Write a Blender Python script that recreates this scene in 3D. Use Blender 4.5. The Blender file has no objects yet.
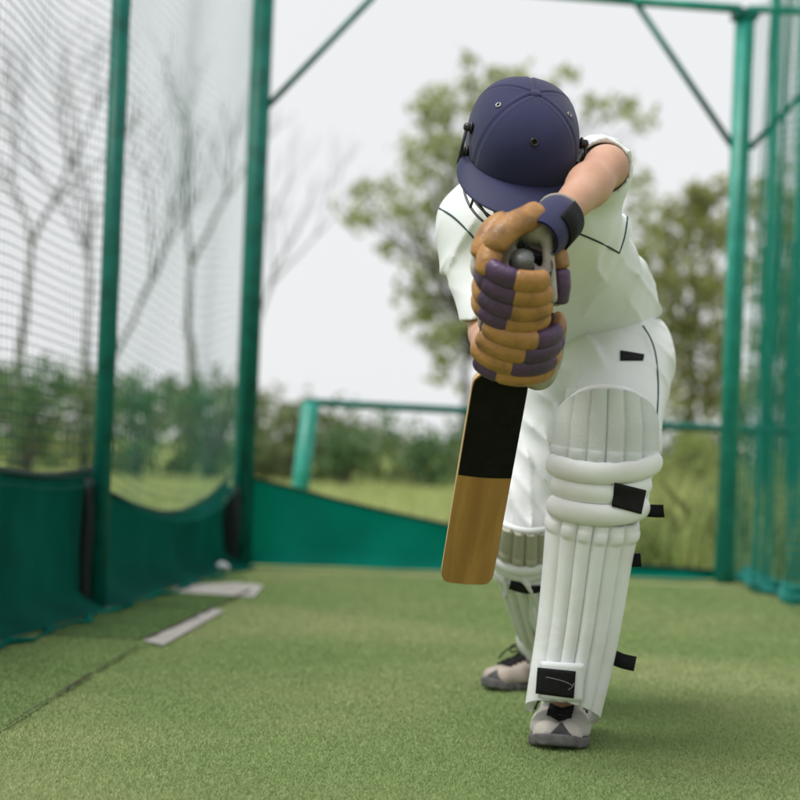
import bpy, math, random
import numpy as np
from mathutils import Vector, Matrix
from mathutils.bvhtree import BVHTree

random.seed(7)
rng = np.random.default_rng(11)
scene = bpy.context.scene
COL = scene.collection
R = math.radians

# ------------------------------------------------------------------ camera
F_PX, CAM_H = 1667.0, 0.62
PITCH, ROLL = math.atan(47 / F_PX), R(2.1)
CAMP = np.array([0.0, 0.0, CAM_H])
_f = np.array([0, math.cos(PITCH), math.sin(PITCH)])
_u0 = np.array([0, -math.sin(PITCH), math.cos(PITCH)])
_r0 = np.array([1.0, 0, 0])
_r = _r0 * math.cos(ROLL) + _u0 * math.sin(ROLL)
_u = _u0 * math.cos(ROLL) - _r0 * math.sin(ROLL)


def ray(x, y):
    return _f + _r * (x - 400) / F_PX + _u * (400 - y) / F_PX


def P(x, y, Y):
    d = ray(x, y)
    return CAMP + d * (Y / d[1])


def G(x, y, z=0.0):
    d = ray(x, y)
    return CAMP + d * ((z - CAM_H) / d[2])


cam_d = bpy.data.cameras.new("camera")
cam = bpy.data.objects.new("camera", cam_d)
COL.objects.link(cam)
m = Matrix.Identity(4)
for i in range(3):
    m[i][0], m[i][1], m[i][2], m[i][3] = _r[i], _u[i], -_f[i], CAMP[i]
cam.matrix_world = m
cam_d.sensor_fit = 'HORIZONTAL'
cam_d.sensor_width = 36
cam_d.lens = 36 * F_PX / 800
cam_d.clip_start = 0.05
cam_d.clip_end = 3000
cam_d.dof.use_dof = True
cam_d.dof.focus_distance = 3.22
cam_d.dof.aperture_fstop = 2.7
scene.camera = cam


# ------------------------------------------------------------------ helpers
def unit(v):
    v = np.asarray(v, float)
    return v / (np.linalg.norm(v) + 1e-12)


ORG = {}


def _raw_mesh(name, V, faces):
    me = bpy.data.meshes.new(name)
    V = np.asarray(V, np.float32).reshape(-1, 3)
    if isinstance(faces, np.ndarray):
        k = faces.shape[1]
        n = len(faces)
        me.vertices.add(len(V))
        me.vertices.foreach_set('co', V.ravel())
        me.loops.add(n * k)
        me.loops.foreach_set('vertex_index', faces.astype(np.int32).ravel())
        me.polygons.add(n)
        me.polygons.foreach_set('loop_start', np.arange(0, n * k, k, dtype=np.int32))
        me.update(calc_edges=True)
        me.validate()
    else:
        me.from_pydata([tuple(map(float, v)) for v in V], [], [tuple(int(i) for i in f) for f in faces])
        me.update()
    return me


def add_obj(name, V, faces, mat, parent=None, org=None, smooth=True, midx=None):
    """one mesh object; V in world coordinates"""
    V = np.asarray(V, float).reshape(-1, 3)
    if parent is not None:
        o_w = ORG[parent.name]
        porg = o_w
    else:
        if org is None:
            org = [(V[:, 0].min() + V[:, 0].max()) / 2, (V[:, 1].min() + V[:, 1].max()) / 2, V[:, 2].min()]
        o_w = np.asarray(org, float)
    me = _raw_mesh(name, V - o_w, faces)
    for mm in (mat if isinstance(mat, (list, tuple)) else [mat]):
        me.materials.append(mm)
    if midx is not None:
        me.polygons.foreach_set('material_index', np.asarray(midx, np.int32))
    if smooth:
        me.polygons.foreach_set('use_smooth', np.ones(len(me.polygons), bool))
    o = bpy.data.objects.new(name, me)
    COL.objects.link(o)
    if parent is not None:
        o.parent = parent
    else:
        o.location = o_w
    ORG[o.name] = o_w
    return o


def thing(name, loc, label, cat, group=None):
    o = bpy.data.objects.new(name, None)
    o.empty_display_size = 0.1
    COL.objects.link(o)
    o.location = loc
    ORG[o.name] = np.asarray(loc, float)
    tag(o, label, cat, group)
    return o


def tag(o, label=None, cat=None, group=None, kind=None):
    if label: o['label'] = label
    if cat: o['category'] = cat
    if group: o['group'] = group
    if kind: o['kind'] = kind
    return o


class MB:
    """mesh collector"""
    def __init__(self):
        self.V, self.Fc, self.M, self.n = [], [], [], 0

    def add(self, V, F, mi=0):
        V = np.asarray(V, float).reshape(-1, 3)
        self.V.append(V)
        for f in F:
            self.Fc.append(tuple(int(i) + self.n for i in f))
            self.M.append(mi)
        self.n += len(V)
        return self

    def build(self, name, mat, parent=None, smooth=True, org=None):
        return add_obj(name, np.concatenate(self.V), self.Fc, mat, parent, org, smooth, self.M)


def frames(pts):
    pts = np.asarray(pts, float)
    n = len(pts)
    T = np.zeros_like(pts)
    T[1:-1] = pts[2:] - pts[:-2]
    T[0] = pts[1] - pts[0]
    T[-1] = pts[-1] - pts[-2]
    T /= np.linalg.norm(T, axis=1)[:, None] + 1e-12
    ref = np.array([0, 0, 1.0]) if abs(T[0][2]) < 0.9 else np.array([1.0, 0, 0])
    A = np.zeros_like(pts)
    a = unit(np.cross(T[0], ref))
    for i in range(n):
        a = a - T[i] * np.dot(a, T[i])
        a = unit(a)
        A[i] = a
    B = np.cross(T, A)
    return T, A, B


def tube(pts, rad, n=10, caps=True, flat=None, up=None):
    """tube along a polyline; rad scalar or list; flat = (ra, rb) multipliers"""
    pts = np.asarray(pts, float)
    k = len(pts)
    rad = np.full(k, rad, float) if np.isscalar(rad) else np.asarray(rad, float)
    T, A, B = frames(pts)
    if up is not None:
        for i in range(k):
            A[i] = unit(np.asarray(up, float) - T[i] * np.dot(up, T[i]))
            B[i] = np.cross(T[i], A[i])
    fa, fb = flat if flat else (1, 1)
    th = np.arange(n) * 2 * math.pi / n
    V = []
    for i in range(k):
        V.append(pts[i] + rad[i] * (np.cos(th)[:, None] * A[i] * fa + np.sin(th)[:, None] * B[i] * fb))
    V = np.concatenate(V)
    F = []
    for i in range(k - 1):
        for j in range(n):
            j2 = (j + 1) % n
            F.append((i * n + j, i * n + j2, (i + 1) * n + j2, (i + 1) * n + j))
    if caps:
        F.append(tuple(range(n - 1, -1, -1)))
        F.append(tuple((k - 1) * n + j for j in range(n)))
    return V, F


def spline(pts, n=8):
    """catmull-rom through pts"""
    pts = np.asarray(pts, float)
    q = np.concatenate([[2 * pts[0] - pts[1]], pts, [2 * pts[-1] - pts[-2]]])
    out = []
    for i in range(1, len(q) - 2):
        p0, p1, p2, p3 = q[i - 1], q[i], q[i + 1], q[i + 2]
        for t in np.linspace(0, 1, n, endpoint=False):
            out.append(0.5 * (2 * p1 + (p2 - p0) * t + (2 * p0 - 5 * p1 + 4 * p2 - p3) * t * t + (3 * p1 - p0 - 3 * p2 + p3) * t ** 3))
    out.append(pts[-1])
    return np.array(out)


def box(c, ax, ay, az, bev=0.0):
    """box from centre and three half-axis vectors"""
    c, ax, ay, az = map(lambda v: np.asarray(v, float), (c, ax, ay, az))
    V = [c + sx * ax + sy * ay + sz * az for sz in (-1, 1) for sy in (-1, 1) for sx in (-1, 1)]
    F = [(0, 2, 3, 1), (4, 5, 7, 6), (0, 1, 5, 4), (2, 6, 7, 3), (0, 4, 6, 2), (1, 3, 7, 5)]
    return V, F


def capsule_path(pts, r, n=12, endpow=2.5, flat=None, up=None, steps=None):
    """closed rounded sausage along pts"""
    pts = np.asarray(pts, float)
    d = np.r_[0, np.cumsum(np.linalg.norm(np.diff(pts, axis=0), axis=1))]
    L = d[-1]
    t = np.r_[0, .25, .5, 1, 1.6, 2.4]
    e = np.minimum(t / 2.4, 1) * min(r * 1.3, L * .45)
    mid = np.linspace(e[-1], L - e[-1], steps or 10)[1:-1]
    s = np.r_[e, mid, L - e[::-1]]
    x = np.clip(1 - np.minimum(s, L - s) / e[-1], 0, 1)
    rr = r * np.clip(1 - x ** endpow, 0.0, 1) ** (1 / endpow)
    rr = np.maximum(rr, r * 0.02)
    Q = np.stack([np.interp(s, d, pts[:, i]) for i in range(3)], 1)
    return tube(Q, rr, n, True, flat, up)


def ribbon(pts, nrm, w, th):
    """flat band along pts, width vectors from cross(tangent, normal)"""
    pts = np.asarray(pts, float)
    T, _, _ = frames(pts)
    nrm = np.asarray(nrm, float)
    if nrm.ndim == 1:
        nrm = np.repeat(nrm[None], len(pts), 0)
    V, F = [], []
    for p, t, nn in zip(pts, T, nrm):
        s = unit(np.cross(t, nn))
        nn = unit(nn)
        V += [p - s * w / 2, p + s * w / 2, p + s * w / 2 + nn * th, p - s * w / 2 + nn * th]
    k = len(pts)
    for i in range(k - 1):
        for j in range(4):
            F.append((i * 4 + j, i * 4 + (j + 1) % 4, i * 4 + 4 + (j + 1) % 4, i * 4 + 4 + j))
    F.append((3, 2, 1, 0))
    F.append(tuple(4 * (k - 1) + j for j in range(4)))
    return V, F


# ------------------------------------------------------------------ implicit surfaces
def smin(a, b, k):
    h = np.clip(.5 + .5 * (b - a) / k, 0, 1)
    return b * (1 - h) + a * h - k * h * (1 - h)


def cone(p, a, b, ra, rb):
    a = np.asarray(a, np.float32); b = np.asarray(b, np.float32)
    ba = b - a
    t = np.clip(((p - a) @ ba) / float(ba @ ba), 0, 1)
    return np.linalg.norm(p - (a + t[..., None] * ba), axis=-1) - (ra + (rb - ra) * t)


def ellip(p, c, axes, radii):
    q = (p - np.asarray(c, np.float32)) @ np.asarray(axes, np.float32).T / np.asarray(radii, np.float32)
    n = np.linalg.norm(q, axis=-1)
    return (n - 1) * float(min(radii))


def plane(p, c, n):
    return (p - np.asarray(c, np.float32)) @ np.asarray(unit(n), np.float32)


def isosurf(fn, lo, hi, res):
    lo = np.asarray(lo, float); hi = np.asarray(hi, float)
    n = np.ceil((hi - lo) / res).astype(int) + 1
    ax = [lo[i] + np.arange(n[i]) * res for i in range(3)]
    v = np.empty(n, np.float32)
    for i0 in range(0, n[0], 16):
        g = np.stack(np.meshgrid(ax[0][i0:i0 + 16], ax[1], ax[2], indexing='ij'), -1).astype(np.float32)
        v[i0:i0 + 16] = fn(g)
    ins = v < 0
    c = [(i, j, k) for i in (0, 1) for j in (0, 1) for k in (0, 1)]
    sl = lambda a, o: a[o[0]:a.shape[0] - 1 + o[0], o[1]:a.shape[1] - 1 + o[1], o[2]:a.shape[2] - 1 + o[2]]
    cnt = sum(sl(ins, o).astype(np.int8) for o in c)
    act = (cnt > 0) & (cnt < 8)
    idx = np.argwhere(act)
    vid = np.full(act.shape, -1, np.int64)
    vid[act] = np.arange(len(idx))
    acc = np.zeros((len(idx), 3)); num = np.zeros(len(idx))
    for a in range(8):
        for b in range(a + 1, 8):
            d = np.array(c[b]) - np.array(c[a])
            if np.abs(d).sum() != 1:
                continue
            va = v[tuple((idx + c[a]).T)]; vb = v[tuple((idx + c[b]).T)]
            mk = (va < 0) != (vb < 0)
            t = np.where(mk, va / np.where(mk, va - vb, 1), 0)
            acc += np.where(mk[:, None], np.array(c[a]) + t[:, None] * d, 0)
            num += mk
    V = lo + (idx + acc / num[:, None]) * res
    F = []
    for a in range(3):
        s0 = [slice(None)] * 3; s1 = [slice(None)] * 3
        s0[a] = slice(0, -1); s1[a] = slice(1, None)
        A = ins[tuple(s0)]; B = ins[tuple(s1)]
        b, cc = (a + 1) % 3, (a + 2) % 3
        for flip, mk in ((False, A & ~B), (True, ~A & B)):
            e = np.argwhere(mk)
            e = e[(e[:, b] > 0) & (e[:, cc] > 0) & (e[:, b] < n[b] - 1) & (e[:, cc] < n[cc] - 1)]
            q = []
            for ob, oc in ((-1, -1), (0, -1), (0, 0), (-1, 0)):
                w = e.copy(); w[:, b] += ob; w[:, cc] += oc
                q.append(vid[w[:, 0], w[:, 1], w[:, 2]])
            q = np.stack(q, 1)
            if flip:
                q = q[:, ::-1]
            F.append(q)
    F = np.concatenate(F)
    return V, F[(F >= 0).all(1)]


def qnoise(p, scale, seed, n=7):
    """smooth quasi noise, about -1..1"""
    g = np.random.default_rng(seed)
    out = 0
    for i in range(n):
        k = g.normal(size=3); k = k / np.linalg.norm(k) * scale * g.uniform(.6, 1.5)
        out = out + np.sin(p @ k.astype(np.float32) + g.uniform(0, 6.28))
    return out / (n ** .5 * .9)


def folds(p, dirv, freq, seed, warp=1.5):
    """ridged cloth folds running across dirv"""
    ph = (p @ np.asarray(unit(dirv) * freq, np.float32)) + warp * qnoise(p, freq * .22, seed)
    s = .5 + .5 * np.sin(ph)
    return (s ** 2.2) * (.5 + .5 * np.clip(qnoise(p, freq * .25, seed + 3) + .2, -1, 1)) - .2


# ------------------------------------------------------------------ materials
def mat(name, col, rough=.6, var=None, vscale=8, bump=0, bscale=60, metal=0, spec=.5, sheen=0, trans=0, tcol=None,
        detail=4, island=0, coat=0, stretch=None, var2=None, v2scale=40, aniso=None):
    mm = bpy.data.materials.new(name)
    mm.use_nodes = True
    nt = mm.node_tree
    nd, lk = nt.nodes, nt.links
    b = nd['Principled BSDF']
    b.inputs['Base Color'].default_value = (*col, 1)
    b.inputs['Roughness'].default_value = rough
    b.inputs['Metallic'].default_value = metal
    b.inputs['Specular IOR Level'].default_value = spec
    if sheen:
        b.inputs['Sheen Weight'].default_value = sheen
    if coat:
        b.inputs['Coat Weight'].default_value = coat
    tc = nd.new('ShaderNodeTexCoord')
    src = tc.outputs['Object']
    if stretch:
        mp = nd.new('ShaderNodeMapping')
        mp.inputs['Scale'].default_value = stretch
        lk.new(src, mp.inputs['Vector'])
        src = mp.outputs['Vector']
    cur = None
    if var is not None:
        nz = nd.new('ShaderNodeTexNoise')
        nz.inputs['Scale'].default_value = vscale
        nz.inputs['Detail'].default_value = detail
        lk.new(src, nz.inputs['Vector'])
        mr = nd.new('ShaderNodeMapRange')
        mr.inputs[1].default_value = .32; mr.inputs[2].default_value = .68
        lk.new(nz.outputs['Fac'], mr.inputs[0])
        mx = nd.new('ShaderNodeMix'); mx.data_type = 'RGBA'
        mx.inputs[6].default_value = (*col, 1); mx.inputs[7].default_value = (*var, 1)
        lk.new(mr.outputs[0], mx.inputs[0])
        cur = mx.outputs[2]
    if var2 is not None:
        nz = nd.new('ShaderNodeTexNoise')
        nz.inputs['Scale'].default_value = v2scale
        nz.inputs['Detail'].default_value = 3
        lk.new(src, nz.inputs['Vector'])
        mr = nd.new('ShaderNodeMapRange')
        mr.inputs[1].default_value = .45; mr.inputs[2].default_value = .72
        lk.new(nz.outputs['Fac'], mr.inputs[0])
        mx = nd.new('ShaderNodeMix'); mx.data_type = 'RGBA'
        mx.inputs[6].default_value = (*col, 1); mx.inputs[7].default_value = (*var2, 1)
        if cur: lk.new(cur, mx.inputs[6])
        lk.new(mr.outputs[0], mx.inputs[0])
        cur = mx.outputs[2]
    if island:
        ge = nd.new('ShaderNodeNewGeometry')
        hs = nd.new('ShaderNodeHueSaturation')
        mr = nd.new('ShaderNodeMapRange')
        mr.inputs[3].default_value = 1 - island; mr.inputs[4].default_value = 1 + island
        lk.new(ge.outputs['Random Per Island'], mr.inputs[0])
        lk.new(mr.outputs[0], hs.inputs['Value'])
        hs.inputs['Color'].default_value = (*col, 1)
        if cur: lk.new(cur, hs.inputs['Color'])
        cur = hs.outputs['Color']
    if cur:
        lk.new(cur, b.inputs['Base Color'])
    if bump:
        nz = nd.new('ShaderNodeTexNoise')
        nz.inputs['Scale'].default_value = bscale
        nz.inputs['Detail'].default_value = 6
        lk.new(src, nz.inputs['Vector'])
        bp = nd.new('ShaderNodeBump')
        bp.inputs['Strength'].default_value = bump
        bp.inputs['Distance'].default_value = .004
        lk.new(nz.outputs['Fac'], bp.inputs['Height'])
        lk.new(bp.outputs['Normal'], b.inputs['Normal'])
    if trans:
        out = nd['Material Output']
        tr = nd.new('ShaderNodeBsdfTranslucent')
        tr.inputs['Color'].default_value = (*(tcol or col), 1)
        if cur and not tcol: lk.new(cur, tr.inputs['Color'])
        ms = nd.new('ShaderNodeMixShader')
        ms.inputs[0].default_value = trans
        lk.new(b.outputs[0], ms.inputs[1]); lk.new(tr.outputs[0], ms.inputs[2])
        lk.new(ms.outputs[0], out.inputs['Surface'])
    return mm


M = {}
M['turf'] = mat('turf', (.165, .225, .085), .95, (.205, .255, .105), 3.5, .9, 260, spec=.15, var2=(.25, .26, .12), v2scale=1.1)
M['turf_side'] = mat('turf_side', (.14, .215, .085), .95, (.17, .245, .10), 4, .9, 260, spec=.15)
M['blade'] = mat('blade', (.262, .365, .145), .85, (.325, .410, .178), 1.4, spec=.15, island=.09, trans=.3, var2=(.44, .47, .24), v2scale=.9)
M['meadow'] = mat('meadow_grass', (.42, .48, .20), .8, (.47, .51, .24), .5, spec=.1, island=.3, trans=.4)
M['blade_mat'] = mat('blade_mat', (.135, .225, .088), .85, (.165, .255, .105), 2, spec=.15, island=.1, trans=.3)
M['blade_side'] = mat('blade_side', (.225, .320, .125), .85, (.275, .36, .152), 2, spec=.15, island=.3, trans=.3)
M['field'] = mat('field', (.26, .33, .085), .95, (.33, .37, .12), .5, .6, 30, spec=.1, var2=(.10, .15, .04), v2scale=.25)
M['concrete'] = mat('concrete', (.36, .34, .315), .9, (.28, .265, .245), 9, .4, 120, spec=.2)
M['seam'] = mat('seam', (.03, .03, .022), .95, (.08, .07, .05), 20, spec=.1)
M['steel'] = mat('green_paint', (.001, .108, .082), .45, (.002, .135, .102), 5, .12, 40, spec=.25, var2=(.002, .066, .052), v2scale=14)
M['steel_light'] = mat('green_paint_light', (.008, .255, .19), .42, (.006, .20, .145), 4, .12, 40, var2=(.03, .33, .26), v2scale=11)
M['rust'] = mat('yellow_tape', (.42, .30, .05), .6, (.2, .15, .04), 40)
M['net'] = mat('net_cord', (.018, .19, .15), .85, spec=.1)
M['netdark'] = mat('net_cord_dark', (.012, .085, .07), .85, spec=.1)
M['netgreen'] = mat('net_cord_green', (.012, .27, .20), .8, spec=.2, trans=.25)
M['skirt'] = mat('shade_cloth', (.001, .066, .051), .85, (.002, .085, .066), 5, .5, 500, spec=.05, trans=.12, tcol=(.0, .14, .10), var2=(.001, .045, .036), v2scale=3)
M['skirt_back'] = mat('shade_cloth_lit', (.001, .145, .105), .85, (.002, .17, .125), 4, .5, 500, spec=.05, trans=.30, tcol=(.0, .28, .2), var2=(.004, .11, .085), v2scale=3)  # brighter copy of the shade cloth: backlight put into its colours
M['hem'] = mat('hem', (.006, .014, .012), .8)
M['flap'] = mat('flap', (.02, .30, .26), .6, (.01, .2, .17), 12, .4, 60, trans=.2)
M['bark'] = mat('bark', (.11, .10, .085), .9, (.07, .062, .05), 4, .6, 14)
M['bark_bare'] = mat('bark_bare', (.19, .19, .18), .9, (.13, .13, .12), 5)  # lightened: distance haze put into the bark colour
M['leaf_olive'] = mat('leaf_olive', (.34, .375, .20), .6, (.24, .285, .14), .8, spec=.3, island=.5, trans=.5, tcol=(.46, .50, .22))
M['leaf_warm'] = mat('leaf_warm', (.31, .325, .14), .6, (.20, .24, .10), .7, spec=.3, island=.5, trans=.45, tcol=(.36, .36, .10))
M['leaf_dark'] = mat('leaf_dark', (.10, .19, .09), .6, (.14, .225, .10), .8, spec=.3, island=.5, trans=.4, tcol=(.14, .25, .09))
M['leaf_scrub'] = mat('leaf_scrub', (.19, .24, .105), .7, (.11, .17, .07), .35, spec=.2, island=.5, trans=.4, var2=(.20, .21, .10), v2scale=.6)
M['leaf_light'] = mat('leaf_light', (.25, .31, .11), .65, (.17, .23, .075), 1.2, spec=.25, island=.45, trans=.45, tcol=(.40, .46, .15), var2=(.33, .33, .16), v2scale=1.6)
M['reed'] = mat('reed', (.40, .46, .17), .75, (.46, .48, .20), .7, spec=.1, island=.4, trans=.45, var2=(.24, .33, .12), v2scale=1.1)
M['cloth'] = mat('shirt_cloth', (.77, .80, .815), .85, (.72, .75, .765), 5, .25, 420, spec=.2, sheen=.2)
M['trouser'] = mat('trouser_cloth', (.78, .80, .815), .85, (.73, .75, .765), 6, .25, 420, spec=.2, sheen=.2)
M['piping'] = mat('piping', (.02, .05, .055), .8)
M['pad'] = mat('pad_pu', (.83, .85, .87), .5, (.78, .80, .82), 9, .22, 70, spec=.4, var2=(.70, .70, .67), v2scale=7)
M['padgrey'] = mat('pad_mesh', (.66, .69, .70), .8, (.58, .61, .62), 14, .5, 420, spec=.2)
M['padtan'] = mat('pad_mesh_tan', (.50, .49, .40), .8, (.42, .41, .33), 14, .5, 300, spec=.2)
M['black'] = mat('black_web', (.006, .006, .007), .7, (.011, .011, .012), 60, .3, 300, spec=.2)
M['navy'] = mat('navy_cloth', (.013, .0150, .062), .78, (.016, .0180, .072), 16, .3, 700, spec=.35, sheen=.15)
M['navy_plain'] = mat('navy_peak', (.016, .019, .068), .65, (.019, .022, .076), 12, .2, 500)
M['blackplastic'] = mat('black_plastic', (.01, .01, .011), .35)
M['guard'] = mat('guard_steel', (.09, .09, .10), .4, metal=1)
M['silver'] = mat('steel_ring', (.30, .30, .31), .35, metal=1)
M['ochre'] = mat('ochre_leather', (.42, .21, .066), .45, (.32, .155, .048), 22, .45, 110, spec=.5, var2=(.17, .085, .03), v2scale=26)
M['purple'] = mat('purple_leather', (.085, .038, .105), .42, (.05, .026, .065), 22, .45, 110, spec=.5)
M['palm'] = mat('palm_leather', (.42, .39, .34), .75, (.26, .23, .19), 30, .4, 150)
M['glove_dark'] = mat('glove_gap_dark', (.025, .018, .022), .8, (.05, .035, .04), 50, .4, 200)  # near-black: shade between the finger rolls put into the colour
M['skin'] = mat('skin', (.56, .335, .24), .48, (.47, .255, .17), 18, .18, 180, spec=.4)
M['skin'].node_tree.nodes['Principled BSDF'].inputs['Subsurface Weight'].default_value = .12
M['skin'].node_tree.nodes['Principled BSDF'].inputs['Subsurface Radius'].default_value = (.012, .005, .003)
M['hair'] = mat('hair', (.012, .009, .008), .5)
M['eye'] = mat('eye_white', (.7, .68, .65), .2)
M['wood'] = mat('willow', (.54, .285, .085), .45, (.40, .20, .06), 7, .15, 40, spec=.4, stretch=(9, 9, .5), var2=(.36, .17, .05), v2scale=5)
M['woodedge'] = mat('willow_edge', (.56, .41, .22), .5, (.46, .31, .16), 8, stretch=(6, 6, .5))
M['batblack'] = mat('bat_facing', (.004, .004, .004), .7, (.009, .008, .009), 40, .25, 90, spec=.15)
M['grip'] = mat('grip_rubber', (.035, .037, .038), .38, (.05, .052, .052), 60, .4, 220)
M['gripcap'] = mat('grip_cap', (.15, .16, .16), .35, (.10, .105, .105), 70, .3, 200)
M['shoe'] = mat('shoe_knit', (.56, .53, .48), .8, (.47, .44, .39), 30, .6, 420)
M['shoe_pink'] = mat('shoe_suede', (.42, .36, .31), .8, (.34, .285, .24), 20, .6, 300)
M['sole'] = mat('shoe_sole', (.12, .115, .115), .7, (.085, .08, .08), 40, .4, 120)
M['soledark'] = mat('shoe_bumper', (.045, .042, .045), .7, (.07, .065, .065), 50, .4, 160)
M['white_mark'] = mat('white_mark', (.7, .7, .7), .6)
M['sole_mark'] = mat('grey_mark', (.30, .30, .30), .7)
M['scrap'] = mat('white_plastic', (.75, .77, .78), .4)

# ------------------------------------------------------------------ world, sun
w = bpy.data.worlds.new("World")
scene.world = w
w.use_nodes = True
nt = w.node_tree
bg = nt.nodes['Background']
sky = nt.nodes.new('ShaderNodeTexSky')
sky.sky_type = 'NISHITA'
sky.sun_disc = False
SUN_EL, SUN_AZ = R(60), R(-128)
sky.sun_elevation = SUN_EL
sky.sun_rotation = SUN_AZ
sky.dust_density = 4
tcw = nt.nodes.new('ShaderNodeTexCoord')
nzw = nt.nodes.new('ShaderNodeTexNoise')
nzw.inputs['Scale'].default_value = 2.2
nzw.inputs['Detail'].default_value = 5
nt.links.new(tcw.outputs['Generated'], nzw.inputs['Vector'])
cr = nt.nodes.new('ShaderNodeMix'); cr.data_type = 'RGBA'
cr.inputs[6].default_value = (8.45, 8.55, 8.7, 1)
cr.inputs[7].default_value = (9.15, 9.2, 9.3, 1)
nt.links.new(nzw.outputs['Fac'], cr.inputs[0])
mxw = nt.nodes.new('ShaderNodeMix'); mxw.data_type = 'RGBA'
mxw.inputs[0].default_value = .93                      # closed cloud deck over the clear sky
nt.links.new(sky.outputs[0], mxw.inputs[6])
nt.links.new(cr.outputs[2], mxw.inputs[7])
nt.links.new(mxw.outputs[2], bg.inputs['Color'])
bg.inputs['Strength'].default_value = .1
sl = bpy.data.lights.new('sun', 'SUN')
sl.energy = 2.8
sl.angle = R(27)
sl.color = (1, .98, .955)
so = bpy.data.objects.new('sun', sl)
COL.objects.link(so)
sd = Vector((math.sin(SUN_AZ) * math.cos(SUN_EL), math.cos(SUN_AZ) * math.cos(SUN_EL), math.sin(SUN_EL)))
so.rotation_euler = sd.to_track_quat('Z', 'Y').to_euler()
so.location = (-4, -6, 9)
scene.view_settings.view_transform = 'Standard'
scene.view_settings.look = 'None'
scene.view_settings.exposure = .06
scene.view_settings.gamma = 1

#@@SETTING
# ------------------------------------------------------------------ ground
def sheet(name, poly, z, mt):
    V = [(x, y, z) for x, y in poly]
    o = add_obj(name, V, [tuple(range(len(V)))], mt, None, (poly[0][0], poly[0][1], z), smooth=False)
    return o


fld = sheet('field', [(-900, -300), (900, -300), (900, 1500), (-900, 1500)], -.012, M['field'])
tag(fld, kind='structure')
A_NEAR = G(0, 643); A_POST = G(96, 611); A_FAR = G(240, 567)
dirL = unit((A_POST - A_NEAR)[:2].tolist() + [0])
A_OUT = A_NEAR - dirL * 1.6
B_FAR = G(724, 583); B_NEAR = G(800, 609)
B_OUT = B_NEAR + (B_NEAR - B_FAR) * 2.4
bd = unit(B_FAR - A_FAR)
pit = sheet('pitch', [(-3.2, -1.5), (3.2, -1.5), (3.0, 4), (B_OUT[0] + .1, B_OUT[1]), (B_FAR[0] + .05, B_FAR[1] + .12),
                      (A_FAR[0] - .05, A_FAR[1] + .12), (A_OUT[0] - .3, A_OUT[1])][::1], 0, M['turf'])
tag(pit, kind='structure')
# darker side mat along the left net, with its worn joint
s1, s2, s3, s4 = G(-130, 800), G(20, 722), G(90, 676), G(150, 646)
side = sheet('turf_strip', [tuple(A_OUT[:2] - dirL[:2] * .3), tuple(G(-40, 757)[:2]), tuple(s2[:2]), tuple(s3[:2]), tuple(s4[:2]), tuple(G(215, 611)[:2]),
                            tuple(G(250, 592)[:2]), tuple(A_FAR[:2] - bd[:2] * 0 + [0.02, -.1]), tuple(A_POST[:2]), tuple(A_NEAR[:2])], .004, M['turf_side'])
tag(side, kind='structure')
c1 = sheet('concrete_strip', [tuple(G(*q)[:2]) for q in ((142, 643), (163, 648), (224, 613), (212, 610))], .008, M['concrete'])
tag(c1, kind='structure')
c2 = sheet('concrete_patch', [tuple(G(*q)[:2]) for q in ((176, 594), (254, 599), (264, 587), (236, 584), (172, 588))], .008, M['concrete'])
tag(c2, kind='structure')
sm = MB()


def seam_line(px, wd):
    pts = spline([G(*q) for q in px], 6)
    for i in range(len(pts) - 1):
        a, b = pts[i], pts[i + 1]
        n = unit(np.cross(b - a, (0, 0, 1)))
        w0 = wd * random.uniform(.4, 1.2)
        sm.add([a - n * w0 + [0, 0, .0125], b - n * w0 + [0, 0, .0125], b + n * w0 + [0, 0, .0125], a + n * w0 + [0, 0, .0125]], [(0, 1, 2, 3)])


seam_line([(38, 636), (90, 640), (143, 643)], .008)
seam_line([(145, 642), (180, 626), (214, 610), (250, 592)], .007)
seam_line([(120, 604), (170, 609), (200, 613)], .006)
seam_line([(6, 732), (26, 718), (50, 703)], .002)
seam_line([(54, 701), (76, 687), (92, 677)], .005)
seam_line([(96, 675), (115, 663), (138, 649)], .0025)
o = sm.build('mat_joint', M['seam'], None, False)
tag(o, kind='structure')
# loose crumbs and chips along the worn joint
# short artificial pile in the part of the pitch the eye resolves
def pile(n):
    """blade size grows with distance as the count thins out"""
    y = np.exp(rng.uniform(math.log(2.5), math.log(8.0), n)); x = rng.uniform(-.34, .34, n) * y
    xl = np.interp(y, [3.3, A_NEAR[1], A_FAR[1]], [-1.35, A_NEAR[0], A_FAR[0]]) + .01
    hits = []
    for poly in SLABS:
        inside = np.zeros(n, bool)
        for (xa, ya), (xb, yb) in zip(poly, poly[1:] + poly[:1]):
            inside ^= ((ya > y) != (yb > y)) & (x < (xb - xa) * (y - ya) / (yb - ya + 1e-9) + xa)
        hits.append(inside)
    kp = (x > xl) & ~hits[0] & ~hits[1]
    mi = hits[2][kp].astype(int) + (hits[2] & hits[3])[kp]
    x, y = x[kp], y[kp]
    k = len(x); sc_ = y / 2.6
    a = rng.uniform(0, 6.28, k); h = rng.uniform(.003, .0065, k) * sc_ ** .4; wd = rng.uniform(.0007, .0014, k) * sc_
    lean = rng.normal(0, .004, (k, 2))
    base = np.stack([x, y, np.minimum(mi, 1) * .004], 1)
    dx = np.stack([np.cos(a) * wd, np.sin(a) * wd, np.zeros(k)], 1)
    tip = base + np.stack([lean[:, 0], lean[:, 1], h], 1)
    V = np.stack([base - dx, base + dx, tip], 1).reshape(-1, 3)
    return V, np.arange(3 * k).reshape(-1, 3), mi


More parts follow.
